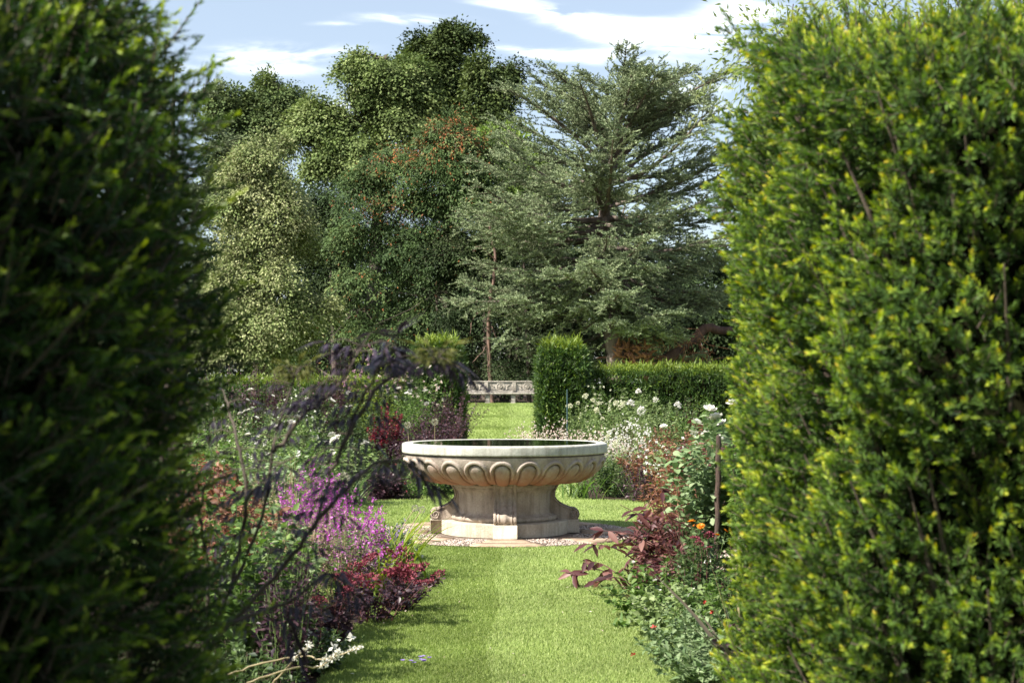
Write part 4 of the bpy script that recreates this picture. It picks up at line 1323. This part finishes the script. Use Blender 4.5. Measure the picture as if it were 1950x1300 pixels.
def strap_mesh(s, rng):
    nb, L, W = s['n'], s['L'], s['W']
    k = 8
    v = np.linspace(0, 1, k)
    a = rng.uniform(0, 2 * PI, nb) if 'az' not in s else rng.normal(s['az'], s.get('spread', .5), nb)
    ll = L * rng.uniform(.6, 1.1, nb)
    reach = s.get('reach', .6) * rng.uniform(.5, 1.2, nb); curl = s.get('curl', .9) * rng.uniform(.5, 1.2, nb)
    h = np.stack([np.cos(a), np.sin(a), np.zeros(nb)], 1)
    C = h[:, None] * (ll * reach)[:, None, None] * (v ** 1.3)[None, :, None]
    C[:, :, 2] += ll[:, None] * (v[None] - curl[:, None] * v[None] ** 2.2 * .75)
    C[:, :, :2] += rng.normal(0, s.get('r', .05), (nb, 1, 2))
    sd = np.stack([-np.sin(a), np.cos(a), np.zeros(nb)], 1) + rng.normal(0, .25, (nb, 3))
    wd = W * np.clip(np.minimum(.55 + v * 1.6, (1 - v) ** .6 * 1.15), .02, 1)
    Lf = C - sd[:, None] * wd[None, :, None] * .5; Rt = C + sd[:, None] * wd[None, :, None] * .5
    Md = C - A([0, 0, 1.]) * (wd * .15)[None, :, None]
    V = np.stack([Lf, Md, Rt], 2)
    i = np.arange(k - 1)[:, None]; j = np.arange(2)[None]
    q = np.stack([i * 3 + j, i * 3 + j + 1, (i + 1) * 3 + j + 1, (i + 1) * 3 + j], -1).reshape(-1, 4)
    mb = MB()
    mb.raw(V.reshape(-1, 3), [(q[None] + (np.arange(nb) * k * 3)[:, None, None]).reshape(-1, 4)], np.repeat(np.clip(rng.normal(.5, .25, nb), 0, 1), k * 3))
    return mb


def strapplant(name, cat, label, x, y, seed, group=None, **s):
    b = A([x, y, float(gz(y))])
    t = thing(name, label, cat, b, group)
    strap_mesh(s, np.random.default_rng(seed)).build('blade', M[s['mat']], t)
    return t


def P_(arch, px, Y, h, w, label, seed, **kw):
    d = dict(ARCH[arch]); d.update(kw)
    return plant(d.pop('name'), d.pop('cat'), label, xof(px, Y), Y, h, w, seed, **d)


ARCH = {
    'smoke': dict(name='smoke_bush', cat='shrub', ns=46, nl=46, L=.07, W=.05, leaf='purple', stem='rstem', tw=.14, group='dark purple shrubs of the far left border'),
    'mixed': dict(name='flowering_shrub', cat='shrub', ns=44, nl=50, L=.075, W=.04, leaf='green', tw=.16, group='green flowering shrubs of the borders'),
    'rosebush': dict(name='rose_bush', cat='rose bush', ns=40, nl=44, L=.06, W=.042, leaf='green', tw=.12, shape='o', heads=('rose', 9, 1.1, None), group='white roses of the borders'),
    'tallherb': dict(name='tall_herb', cat='plant', ns=30, nl=40, L=.10, W=.035, leaf='darkg', tw=.08, group='tall leafy herbs of the borders'),
    'low': dict(name='ground_plant', cat='plant', ns=46, nl=30, L=.055, W=.03, leaf='green', tw=.06, ht=.5, group='low edging plants'),
    'gaura': dict(name='gaura_plant', cat='plant', ns=70, nl=10, L=.05, W=.012, leaf='pale', stem='rstem', tw=.05, specks=('blush', 520, .020, .45), ht=.35, sr=.0022, group='airy white gaura plants'),
    'phlox': dict(name='phlox_plant', cat='plant', ns=36, nl=34, L=.08, W=.03, leaf='pale', tw=.07, heads=('panicle', 7, .9, None), group='cream-flowered plants of the right border'),
    'wine': dict(name='wine_leaved_plant', cat='plant', ns=44, nl=40, L=.085, W=.036, leaf='wine', stem='rstem', tw=.07, group='wine-red leaved plants'),
}
FAR_L = [
    # arch, px, Y, h, w, label, overrides
    ('smoke', 850, 35, 1.75, 1.9, 'near-black smoke bush right beside the far lawn, left of the stone bench', {}),
    ('mixed', 790, 34, 2.58, 1.7, 'leafy shrub topped with pale bracts in front of the left clipped yew block', dict(leaf='green', specks=('blush', 60, .05, .8))),
    ('mixed', 715, 34, 2.80, 1.8, 'tallest green shrub of the left border, bronze young shoots', dict(leaf='lemon', specks=('dusty', 50, .06, .8))),
    ('smoke', 645, 35, 2.58, 1.7, 'dark purple bush behind the elder, before the low left hedge', {}),
    ('tallherb', 575, 34, 2.46, 1.5, 'dull green tall herb with purple plumes against the low left hedge', dict(spike=('dusty', .5, .8, 22, .03, .03))),
    ('smoke', 500, 34, 2.46, 1.6, 'purple-black shrub below the cream-flecked tree', {}),
    ('tallherb', 425, 33, 2.35, 1.5, 'dark tall herb half hidden by the left hedge, mauve tips', dict(spike=('dusty', .4, .8, 22, .03, .03))),
    ('smoke', 838, 28, 1.40, 1.3, 'deep purple bush just above the left end of the fountain rim', {}),
    ('rosebush', 775, 28.5, 1.74, 1.3, 'white rose bush between two dark purple bushes left of the lawn', {}),
    ('wine', 738, 26.5, 1.34, .8, 'crimson tasselled plant glowing among dark shrubs left of the fountain', dict(leaf='purple', spike=('crimson', .7, .6, 40, .03, .035))),
    ('mixed', 690, 27, 1.62, 1.3, 'dark leafy bush left of the crimson tasselled plant', dict(leaf='darkg')),
    ('rosebush', 625, 27, 1.68, 1.4, 'white rose bush seen through the elder stems', dict(leaf='darkg')),
    ('mixed', 560, 26, 1.57, 1.3, 'bright leafy bush with white flowers behind the elder', dict(leaf='pale', specks=('white', 60, .03, .7))),
    ('rosebush', 490, 25, 1.57, 1.3, 'white rose bush low in the far left border', dict(leaf='darkg')),
    ('tallherb', 420, 24, 1.46, 1.2, 'straw-coloured spiky herb at the edge of the dark yew', dict(leaf='green', stem='bstem', spike=('allium', .6, .7, 24, .02, .025))),
    ('smoke', 800, 24.2, 1.06, 1.1, 'small purple bush touching the left end of the fountain rim', {}),
    ('low', 735, 22.5, .75, 1.2, 'low green mound behind the magenta flowers', dict(leaf='darkg')),
    ('mixed', 660, 22.0, 1.0, 1.2, 'tangled dark bush behind the tall magenta spires', dict(leaf='darkg')),
    ('low', 850, 21.0, .60, .9, 'dark low mound at the lawn edge under the basin, left side', dict(leaf='darkg', specks=('violet', 30, .02, .6))),
    ('low', 795, 20.6, .62, 1.0, 'green low mound flecked with red at the lawn edge, left of the pedestal', dict(specks=('crimson', 40, .02, .5))),
    ('smoke', 735, 20.4, .42, .7, 'small purple-brown tussock on the lawn edge left of the fountain', dict(nl=30)),
    ('rosebush', 560, 17.5, 1.25, 1.3, 'white rose bush left of the fountain, behind the elder branches', dict(leaf='green')),
    ('rosebush', 650, 19.0, 1.05, 1.2, 'white rose bush nearest the basin on its left', dict(leaf='pale')),
    ('mixed', 470, 16.5, 1.3, 1.2, 'pale green shrub with a few white flowers beside the dark hedge', dict(leaf='pale', specks=('white', 40, .035, .7))),
    ('mixed', 400, 15.0, 1.3, 1.2, 'shaded green shrub deep in the left border', {}),
]
for i, (a, px, Y, h, w, lab, kw) in enumerate(FAR_L):
    P_(a, px, Y, h, w, lab, 200 + i, **kw)
FAR_R = [
    ('tallherb', 1150, 36, 1.9, 1.5, 'tall green herb in front of the right low hedge, next to the clipped block', dict(leaf='green', specks=('creamf', 40, .04, .8))),
    ('mixed', 1215, 35, 1.75, 1.6, 'leafy green climber mound against the right low hedge', dict(leaf='pale')),
    ('smoke', 1290, 33, 1.55, 1.4, 'dark bushy plant in shade before the right low hedge', dict(leaf='darkg')),
    ('phlox', 1110, 31, 1.45, 1.2, 'cream plumed plant at the foot of the right clipped yew block', {}),
    ('phlox', 1170, 28, 1.35, 1.3, 'cream-flowered plant beyond the gaura, right of the lawn', {}),
    ('phlox', 1250, 27, 1.55, 1.3, 'tallest cream-flowered plant with big white heads, right border', dict(heads=('panicle', 5, 1.2, 'white'))),
    ('mixed', 1330, 28, 1.5, 1.5, 'green bush behind the white rose, close to the right hedge', {}),
    ('gaura', 1020, 29, .95, 1.3, 'airy gaura spilling over the far lawn edge, nearest the bench', {}),
    ('gaura', 1065, 25.5, 1.05, 1.3, 'airy gaura above the right half of the fountain rim', {}),
    ('gaura', 1125, 24, 1.05, 1.3, 'airy gaura just past the right end of the fountain rim', {}),
    ('gaura', 1190, 25, 1.15, 1.3, 'airy gaura below the cream-flowered plants', dict(specks=('white', 420, .022, .45))),
    ('wine', 1290, 23, 1.15, 1.5, 'russet red bush right of the gaura', dict(leaf='russet')),
    ('phlox', 1180, 21.6, .85, 1.1, 'pale bushy plant with green flowers just right of the basin', dict(leaf='pale')),
    ('wine', 1245, 20.5, .85, 1.1, 'russet leaved mound on the lawn edge right of the fountain', dict(leaf='russet')),
    ('low', 1165, 20.7, .72, .9, 'dark green leafy mound behind the pedestal, right side', dict(leaf='darkg', L=.08)),
    ('low', 1215, 19.7, .66, .9, 'purple-tinged dark mound at the lawn edge, right of the pedestal', dict(leaf='purple')),
    ('rosebush', 1300, 19.0, 1.1, 1.3, 'white-flowered bush between russet mounds right of the fountain', dict(specks=('white', 120, .03, .6), leaf='pale')),
    ('wine', 1340, 17.0, 1.1, 1.2, 'wine-red bush in front of the white-flowered bush, right side', {}),
]
for i, (a, px, Y, h, w, lab, kw) in enumerate(FAR_R):
    P_(a, px, Y, h, w, lab, 300 + i, **kw)
strapplant('strap_leaved_plant', 'plant', 'strappy dark green tuft at the lawn edge right of the pedestal', xof(1105, 20.2), 20.2, 340, n=70, L=.65, W=.022, reach=.7, curl=.9, r=.12, mat='green')
strapplant('ornamental_grass', 'plant', 'pale strap-leaved tuft left of the fountain behind the magenta flowers', xof(672, 18.5), 18.5, 341, n=26, L=.75, W=.03, reach=.6, curl=.5, r=.05, mat='sage')

# right near border
NEAR_R = [
    ('wine', 1.28, 11.9, .56, .8, 'wine-red leaved plant leaning out over the mown path, right of the paving', dict(ns=34, nl=20, L=.12, W=.042, shape='o', lean=(-.12, -.05))),
    ('wine', 1.20, 10.8, .46, .62, 'shorter dark wine plant nearest the mown path on the right', dict(ns=36, nl=22, L=.085, W=.03, shape='o', lean=(-.06, -.1))),
    ('wine', 1.5, 12.9, .95, .9, 'taller russet plant between the rose and the fountain', dict(L=.075, W=.03, leaf='russet', ns=40, nl=30)),
    ('wine', 1.02, 10.1, .42, .5, 'small burgundy plant between the sprawling wine plants and the daisy edging', dict(L=.06, W=.024, ns=36, nl=24)),
    ('wine', 1.42, 11.3, .72, .6, 'burgundy plant with fine leaves at the foot of the tall rose', dict(L=.065, W=.026, nl=30)),
    ('wine', 1.72, 14.2, 1.15, .9, 'tall dull burgundy bush behind the tall rose, level with the fountain', dict(L=.08, W=.035, leaf='russet')),
    ('rosebush', 1.62, 11.4, 1.46, .9, 'tall rose with grey-green leaves and white blooms beside the brown stake', dict(leaf='sage', L=.085, W=.06, ns=40, nl=56, heads=('rose', 5, 1.3, None))),
    ('rosebush', 1.98, 11.0, 1.3, .8, 'green rose bush tucked against the right yew hedge', dict(leaf='green', L=.075, W=.05, heads=('rose', 3, 1.0, None))),
    ('tallherb', 1.66, 9.9, 1.78, .45, 'tall leafy stem with red-tinged tip beside the right yew hedge', dict(leaf='green', ns=9, nl=44, L=.085, W=.045, stem='rstem', shape='o', ht=.1)),
    ('smoke', 1.95, 13.4, 1.62, .8, 'purple-leaved sprigs rising above the white rose', dict(ns=10, nl=26, L=.12, W=.07, shape='o', leaf='wine')),
    ('low', .98, 9.75, .42, .75, 'green leafy edging plant with one white daisy, below the wine-red leaves', dict(leaf='green', L=.06, W=.034, shape='o', heads=('rose', 3, .45, None))),
    ('low', 1.02, 8.95, .40, .70, 'lush pale green edging plant beside the mown path', dict(leaf='pale', L=.055, W=.034, shape='o', specks=('white', 12, .02, .6))),
    ('low', 1.05, 8.2, .36, .70, 'grey-green edging plant with crimson specks by the path', dict(leaf='sage', specks=('red', 9, .02, .8))),
    ('low', 1.02, 7.45, .34, .60, 'silvery sage clump at the bottom edge of the path', dict(leaf='sage', L=.07, W=.03)),
    ('low', 1.32, 8.6, .52, .75, 'bushy green plant behind the pale edging plant', dict(leaf='green', L=.06)),
    ('low', 1.30, 7.5, .42, .60, 'dark low plant at the foot of the right yew hedge', dict(leaf='purple')),
    ('low', 1.36, 10.1, .66, .62, 'marigold plant with orange flowers under the tall rose', dict(leaf='darkg', heads=('daisy', 6, 1.05, None))),
    ('low', 1.28, 9.45, .62, .55, 'red-headed plant in front of the marigolds', dict(leaf='darkg', heads=('sedum', 4, .7, None), stem='rstem')),
    ('gaura', 1.62, 9.9, .68, .45, 'pink-flowered plant against the lower right hedge', dict(ns=30, specks=('blush', 160, .016, .5))),
]
for i, (a, x, Y, h, w, lab, kw) in enumerate(NEAR_R):
    d = dict(ARCH[a]); d.update(kw); d.pop('group', None)
    plant(d.pop('name'), d.pop('cat'), lab, x, Y, h, w, 400 + i, **d)
strapplant('flax_plant', 'plant', 'bronze flax with broad spear leaves at the foot of the right hedge', 1.20, 7.35, 431, n=7, L=.62, W=.045, az=2.75, spread=.55, reach=.75, curl=.35, r=.03, mat='bronze')
strapplant('flax_plant', 'plant', 'dark bronze flax spears under the tall rose', 1.36, 10.55, 432, n=9, L=.55, W=.03, reach=.35, curl=.2, r=.05, mat='bronze')
strapplant('dry_grass_tuft', 'plant', 'thin straw stalks leaning over the sage clump', 1.34, 7.9, 433, n=9, L=.75, W=.010, az=1.8, spread=.9, reach=.35, curl=.1, r=.06, mat='straw')
strapplant('leafy_sprig', 'plant', 'single lobed green sprig growing out of the mown path edge', .72, 9.3, 434, n=14, L=.13, W=.03, reach=.9, curl=.7, r=.02, mat='green')

# arching sprigs of the wine plant over the path
rng = np.random.default_rng(77)
t = thing('wine_leaved_sprig', 'arching wine-red sprigs reaching across the path in front of the paving', 'plant', (1.0, 10.9, 0))
ms, ml = MB(), MB()
ends = [((1110, 1070), (1150, 1075)), ((1085, 1090), (1145, 1085)), ((1180, 960), (1225, 985)), ((1120, 1035), (1175, 1045)), ((1150, 1010), (1210, 1020)), ((1260, 930), (1270, 980)), ((1130, 1110), (1180, 1100))]
for e, m_ in ends:
    Y = rng.uniform(10.4, 11.2)
    p = ms.line([A([1.0, 10.9, .02]), at(m_[0] + 60, m_[1] + 45, 10.9), at(*m_, Y), at(*e, Y)], [.007, .006, .004, .002], 5, 5)
    for k in range(9):
        j = len(p) - 1 - rng.integers(0, 7)
        a = rng.uniform(0, 2 * PI)
        ml.leaves(p[j][None], A([[math.cos(a) - .3, math.sin(a) * .7, rng.uniform(-.9, .4)]]), A([[0, -.3, 1.]]) + rng.normal(0, .4, (1, 3)), rng.uniform(.10, .16), rng.uniform(.035, .05), 'o', rng.random(), .15)
ms.build('stem', M['rstem'], t).location = (-1.0, -10.9, 0)
ml.build('foliage', M['wine'], t).location = (-1.0, -10.9, 0)

# left near border
NEAR_L = [
    ('loosestrife', -1.40, 11.2, .90, .9, 'tall magenta loosestrife spires beside the path, left of the paving', {}),
    ('loosestrife', -1.72, 12.4, .98, .7, 'magenta loosestrife farther back, nearest the white rose', {}),
    ('loosestrife', -1.22, 10.3, .72, .6, 'shorter faded magenta loosestrife behind the red sedum', dict(spike=('dusty', .9, .45, 34, .016, .017), specks=('magenta', 60, .014, .6))),
    ('loosestrife', -1.05, 12.2, .55, .45, 'small violet flower clump among the strap leaves', dict(spike=('violet', .8, .6, 26, .016, .016), ns=22)),
    ('loosestrife', -1.15, 11.0, .70, .7, 'broad low magenta loosestrife just behind the yellow-green daylily', dict(ns=36)),
    ('sedum', -.92, 9.55, .50, .55, 'dark red sedum leaning over the path, biggest heads', dict(heads=('sedum', 12, 1.35, None), lean=(.10, -.05))),
    ('sedum', -.80, 10.0, .38, .36, 'dark red sedum farther along, its heads over the grass', dict(heads=('sedum', 9, 1.0, None), lean=(.12, 0))),
    ('sedum', -1.12, 8.75, .44, .6, 'purple-leaved sedum low in shade at the path edge', dict(heads=('sedum', 10, 1.0, None))),
    ('russetbush', -1.95, 9.6, 1.05, 1.0, 'russet and pink leaved shrub next to the dark yew', {}),
    ('russetbush', -2.35, 11.2, 1.1, .9, 'reddish leaved shrub deeper in the left border', {}),
    ('palebush', -1.50, 8.8, .88, .8, 'pale grey-green leafy plant in front of the russet shrub', {}),
    ('palebush', -1.50, 8.0, 1.1, .8, 'green leafy plant in deep shade by the left hedge', dict(leaf='green')),
    ('strawherb', -1.60, 10.4, .78, .8, 'straw-stemmed thin plant between magenta spires and russet shrub', {}),
    ('strawherb', -2.05, 13.2, 1.0, .9, 'tall thin straw-stemmed plant left of the magenta spires', {}),
    ('darkedge', -1.02, 12.9, .42, .45, 'small dark rosette plant with white florets at the paving edge', dict(specks=('white', 26, .018, .6))),
    ('darkedge', -1.12, 7.9, .34, .6, 'dark ground plant with white blooms at the shaded path edge', dict(specks=('white', 10, .035, .5))),
    ('darkedge', -1.18, 7.5, .85, .5, 'upright dark purple leafy plant added for shade near the bottom of the left border', dict(leaf='purple', ht=.3)),  # put in to throw shade across the left edge of the grass
    ('darkedge', -1.35, 7.1, .34, .8, 'dark grassy plant at the bottom of the left border', {}),
    ('darkedge', -1.9, 6.9, .5, .9, 'black-green plant lowest beside the left hedge', {}),
    ('palebush', -2.3, 14.3, 1.1, .9, 'grey-green shrub behind the straw-stemmed plant', dict(leaf='sage')),
    ('palebush', -2.9, 12.6, 1.2, 1.0, 'shaded green bush deepest in the near left border', dict(leaf='green')),
]
ARCH.update({
    'loosestrife': dict(name='loosestrife', cat='plant', ns=42, nl=22, L=.07, W=.016, leaf='green', stem='bstem', tw=.04, spike=('magenta', .95, .45, 60, .024, .023), sr=.0028),
    'sedum': dict(name='sedum', cat='plant', ns=26, nl=18, L=.05, W=.032, leaf='purple', stem='rstem', tw=.03, shape='o'),
    'russetbush': dict(name='russet_shrub', cat='shrub', ns=46, nl=40, L=.065, W=.036, leaf='russet', stem='rstem', tw=.1, shape='o'),
    'palebush': dict(name='leafy_plant', cat='plant', ns=40, nl=34, L=.07, W=.045, leaf='sage', tw=.08, shape='o'),
    'strawherb': dict(name='straw_herb', cat='plant', ns=60, nl=14, L=.06, W=.012, leaf='straw', stem='bstem', tw=.04, specks=('dusty', 80, .012, .6)),
    'darkedge': dict(name='edging_plant', cat='plant', ns=40, nl=26, L=.055, W=.026, leaf='darkg', tw=.05, ht=.5),
})
for i, (a, x, Y, h, w, lab, kw) in enumerate(NEAR_L):
    d = dict(ARCH[a]); d.update(kw); d.pop('group', None)
    plant(d.pop('name'), d.pop('cat'), lab, x, Y, h, w, 500 + i, **d)
strapplant('daylily', 'plant', 'yellow-green daylily leaves arching beside the violet flowers', -1.05, 11.6, 531, n=90, L=.80, W=.028, reach=.62, curl=.62, r=.10, mat='lemon')
strapplant('daylily', 'plant', 'small daylily tuft behind the red sedum heads', -1.02, 10.8, 532, n=44, L=.6, W=.024, reach=.6, curl=.7, r=.07, mat='lemon')

# lamb's ear spikes lowest left
t = thing('lambs_ear', 'woolly white-tipped flower stalks sprawling low over the dark border edge', 'plant', at(500, 1300, 6.6) * A([1, 1, 0]))
o0 = at(500, 1300, 6.6) * A([1, 1, 0])
ms, ml = MB(), MB()
for st in ([(430, 1285), (500, 1262), (580, 1248), (615, 1255), (688, 1230)], [(470, 1300), (560, 1270), (610, 1268), (645, 1240)], [(520, 1300), (560, 1255), (590, 1225)]):
    p = ms.line([at(a, b, 6.6 + .1 * rng.normal()) for a, b in st], np.linspace(.005, .003, len(st)), 6, 6, .002, rng)
    q = p[-7:]
    Q = np.repeat(q, 14, 0) + rng.normal(0, .006, (len(q) * 14, 3))
    ml.leaves(Q, rng.normal(0, 1, Q.shape), rng.normal(0, 1, Q.shape), .016, .008, 'd', rng.random(len(Q)))
ms.build('stem', M['bstem'], t).location = [-float(v) for v in o0]
ml.build('blossom', M['white'], t).location = [-float(v) for v in o0]


def allium(label, px, py, Y, x0, sc):
    p = at(px, py, Y)
    b = A([x0, Y, 0.])
    t = thing('allium', label, 'allium', b, 'dried allium seed heads')
    mb = MB()
    mb.line([A([0, 0, 0.]), (p - b) * A([.45, .45, .55]), p - b], [.005, .0045, .0035], 6, 6)
    mb.build('stem', M['bstem'], t, True)
    o = link('seed_head', head('ball'), t, p - b)
    o.scale = (sc,) * 3


allium('dried allium head leaning over the paving, left one of the pair by the fountain', 790, 967, 12.6, -1.12, .85)
allium('dried allium head leaning over the paving, the one of the pair closer to the fountain', 803, 970, 12.5, -1.05, .9)
allium('large pale allium head above the magenta spires', 652, 913, 13.2, -1.62, 2.0)
allium('pinkish allium head before the dark bushes, farther from the lawn', 776, 809, 22.0, -1.55, 1.5)
allium('pinkish allium head before the purple bush at the lawn edge', 828, 803, 22.5, -1.22, 1.5)
allium('faded pale allium head among the daylily leaves', 695, 1037, 11.2, -1.12, 1.2)

# stakes
b = A([1.60, 11.05, 0.])
t = thing('garden_stake', 'dark brown weathered stake beside the tall white rose', 'stake', b)
mb = MB(); mb.line([A([-.03, 0, -.03]), A([-.01, 0, .5]), A([.0, 0, 1.0]), A([.0, 0, 1.19])], [.020, .022, .023, .018], 8, 5, .003, rng); mb.lathe([(.018, 1.19), (.009, 1.2), (.001, 1.202)], 8); mb.build('post', M['stake'], t, True)
tp = at(1080, 742, 30)
b = A([tp[0], 30, 0.])
t = thing('plant_stake', 'thin dark green cane in front of the right clipped yew block', 'stake', b)
mb = MB(); mb.line([A([0, 0, -.03]), A([0, 0, .8]), A([0, 0, tp[2]])], [.018, .018, .016], 6, 3); mb.lathe([(.016, tp[2]), (.001, tp[2] + .01)], 6); mb.build('cane', M['post'], t)

# fallen flower on the grass
fp = at(797, 1268, 8.0); fp[2] = .035
t = thing('fallen_flower', 'loose violet flower sprig lying on the mown grass, lower left of the path', 'flower', fp)
mf, ms = MB(), MB()
for k in range(11):
    c = A([rng.normal(0, .03), rng.normal(0, .03), rng.uniform(0, .03)])
    for e in range(5):
        a = e * 2 * PI / 5 + rng.random()
        mf.leaves(c[None], A([[math.cos(a), math.sin(a), .5]]), A([[0, 0, 1.]]), .017, .013, 'o', rng.random())
    ms.tubes(A([[c, c * .4 + A([-.02, .02, 0]), A([-.05, .05, -.01])]]), A([[.0012, .0014, .0016]]), 4)
ms.line([A([-.05, .05, -.01]), A([-.08, .12, .01]), A([-.10, .2, .02])], [.0018, .0018, .001], 4, 4)
mf.build('blossom', M['violet'], t); ms.build('stem', M['gstem'], t)

# ------------------------------------------------------- sun, sky and camera
EL = R(47)
hx, hy = -.87, -.50
sd = A([hx * math.cos(EL), hy * math.cos(EL), math.sin(EL)])
from mathutils import Vector
sl = bpy.data.lights.new('sun', 'SUN')
sl.energy = 5.0
sl.angle = R(.53)
sl.color = (1.0, .945, .86)
so = bpy.data.objects.new('sun', sl)
so.rotation_euler = Vector(sd).to_track_quat('Z', 'Y').to_euler()
COL.objects.link(so)

W = bpy.data.worlds.new('World')
S.world = W
W.use_nodes = True
nt = W.node_tree
nt.nodes.clear()
L = nt.links.new
N = lambda t, **kw: _n(nt, t, kw)
out = N('ShaderNodeOutputWorld')
bg = N('ShaderNodeBackground', i_Strength=.073)
sk = N('ShaderNodeTexSky', sky_type='NISHITA')
sk.sun_disc = False
sk.sun_elevation = EL
sk.sun_rotation = math.atan2(hx, hy) % (2 * PI)
sk.air_density = 1.0
sk.dust_density = 1.4
sk.ozone_density = 1.0
tc = N('ShaderNodeTexCoord')
sep = N('ShaderNodeSeparateXYZ')
L(tc.outputs['Generated'], sep.inputs[0])


def mth(op, a, b=None, c=None):
    n_ = N('ShaderNodeMath', operation=op)
    for i, v in enumerate((a, b, c)):
        if v is None: continue
        if isinstance(v, (int, float)): n_.inputs[i].default_value = v
        else: L(v, n_.inputs[i])
    return n_.outputs[0]


yy = mth('MAXIMUM', sep.outputs[1], .05)
uu = mth('DIVIDE', sep.outputs[0], yy)
vv = mth('DIVIDE', sep.outputs[2], yy)
cmb = N('ShaderNodeCombineXYZ')
L(uu, cmb.inputs[0]); L(vv, cmb.inputs[1])
mp = N('ShaderNodeMapping')
mp.inputs['Scale'].default_value = (6, 30, 1)
mp.inputs['Rotation'].default_value = (0, 0, R(-8))
L(cmb.outputs[0], mp.inputs[0])
nz = N('ShaderNodeTexNoise', i_Scale=1.6, i_Detail=8., i_Roughness=.58, i_Distortion=.5)
L(mp.outputs[0], nz.inputs['Vector'])


def streak(px, py, rx, ry, slope, amp):
    """one wispy bank of cirrus at a bearing and height in the sky"""
    u0, v0 = (px - 975) / F, (740 - py) / F
    du = mth('SUBTRACT', uu, u0); dv = mth('SUBTRACT', mth('SUBTRACT', vv, v0), mth('MULTIPLY', du, slope))
    a = mth('POWER', mth('ABSOLUTE', mth('MULTIPLY', du, F / rx)), 2.); b = mth('POWER', mth('ABSOLUTE', mth('MULTIPLY', dv, F / ry)), 2.)
    return mth('MULTIPLY', mth('EXPONENT', mth('MULTIPLY', mth('ADD', a, b), -1.)), amp)


tot = None
for s in ((780, 32, 110, 14, -.04, .75), (650, 42, 60, 6, 0, .5), (1120, 40, 160, 22, -.30, .75), (1250, 60, 150, 26, -.12, .8), (1020, 98, 75, 9, -.16, .65), (1190, 110, 160, 18, -.1, .5), (520, 100, 160, 24, 0, .55), (470, 130, 150, 14, 0, .45), (1400, 30, 90, 40, .2, .6), (640, 200, 90, 40, 0, .35), (1300, 180, 160, 40, 0, .4), (1000, 10, 120, 8, -.1, .5), (420, 170, 60, 20, 0, .3)):
    o_ = streak(*s)
    tot = o_ if tot is None else mth('ADD', tot, o_)
rest = mth('MULTIPLY', .22, mth('GREATER_THAN', 0.0, mth('SUBTRACT', sep.outputs[2], .32)))
mask = mth('MULTIPLY', tot, mth('MULTIPLY_ADD', nz.outputs['Fac'], 5.4, -1.9))
soft = N('ShaderNodeMapRange', interpolation_type='SMOOTHSTEP')
soft.inputs['From Min'].default_value = .06
soft.inputs['From Max'].default_value = .62
L(mask, soft.inputs['Value'])
mx = N('ShaderNodeMix', data_type='RGBA')
L(mth('MULTIPLY_ADD', soft.outputs[0], .68, .20), mx.inputs['Factor'])
L(sk.outputs[0], mx.inputs[6])
mx.inputs[7].default_value = (8.4, 8.9, 9.1, 1)
L(mx.outputs[2], bg.inputs['Color'])
L(bg.outputs[0], out.inputs[0])

cam = bpy.data.cameras.new('camera')
cam.sensor_width = 36
cam.lens = 36 * F / 1950
cam.clip_end = 5000
cam.dof.use_dof = True
cam.dof.focus_distance = 15.0
cam.dof.aperture_fstop = 4.8
co = bpy.data.objects.new('camera', cam)
co.location = (0, 0, CAMH)
co.rotation_euler = (R(90) + PITCH, 0, 0)
COL.objects.link(co)
S.camera = co
S.view_settings.view_transform = 'Standard'
S.view_settings.look = 'None'
S.view_settings.exposure = 1.32
S.view_settings.gamma = 1
S.cycles.use_denoising = True
S.cycles.denoiser = 'OPENIMAGEDENOISE'
S.cycles.max_bounces = 6
S.cycles.transmission_bounces = 4
S.cycles.diffuse_bounces = 2
S.cycles.glossy_bounces = 3
S.cycles.sample_clamp_indirect = 6
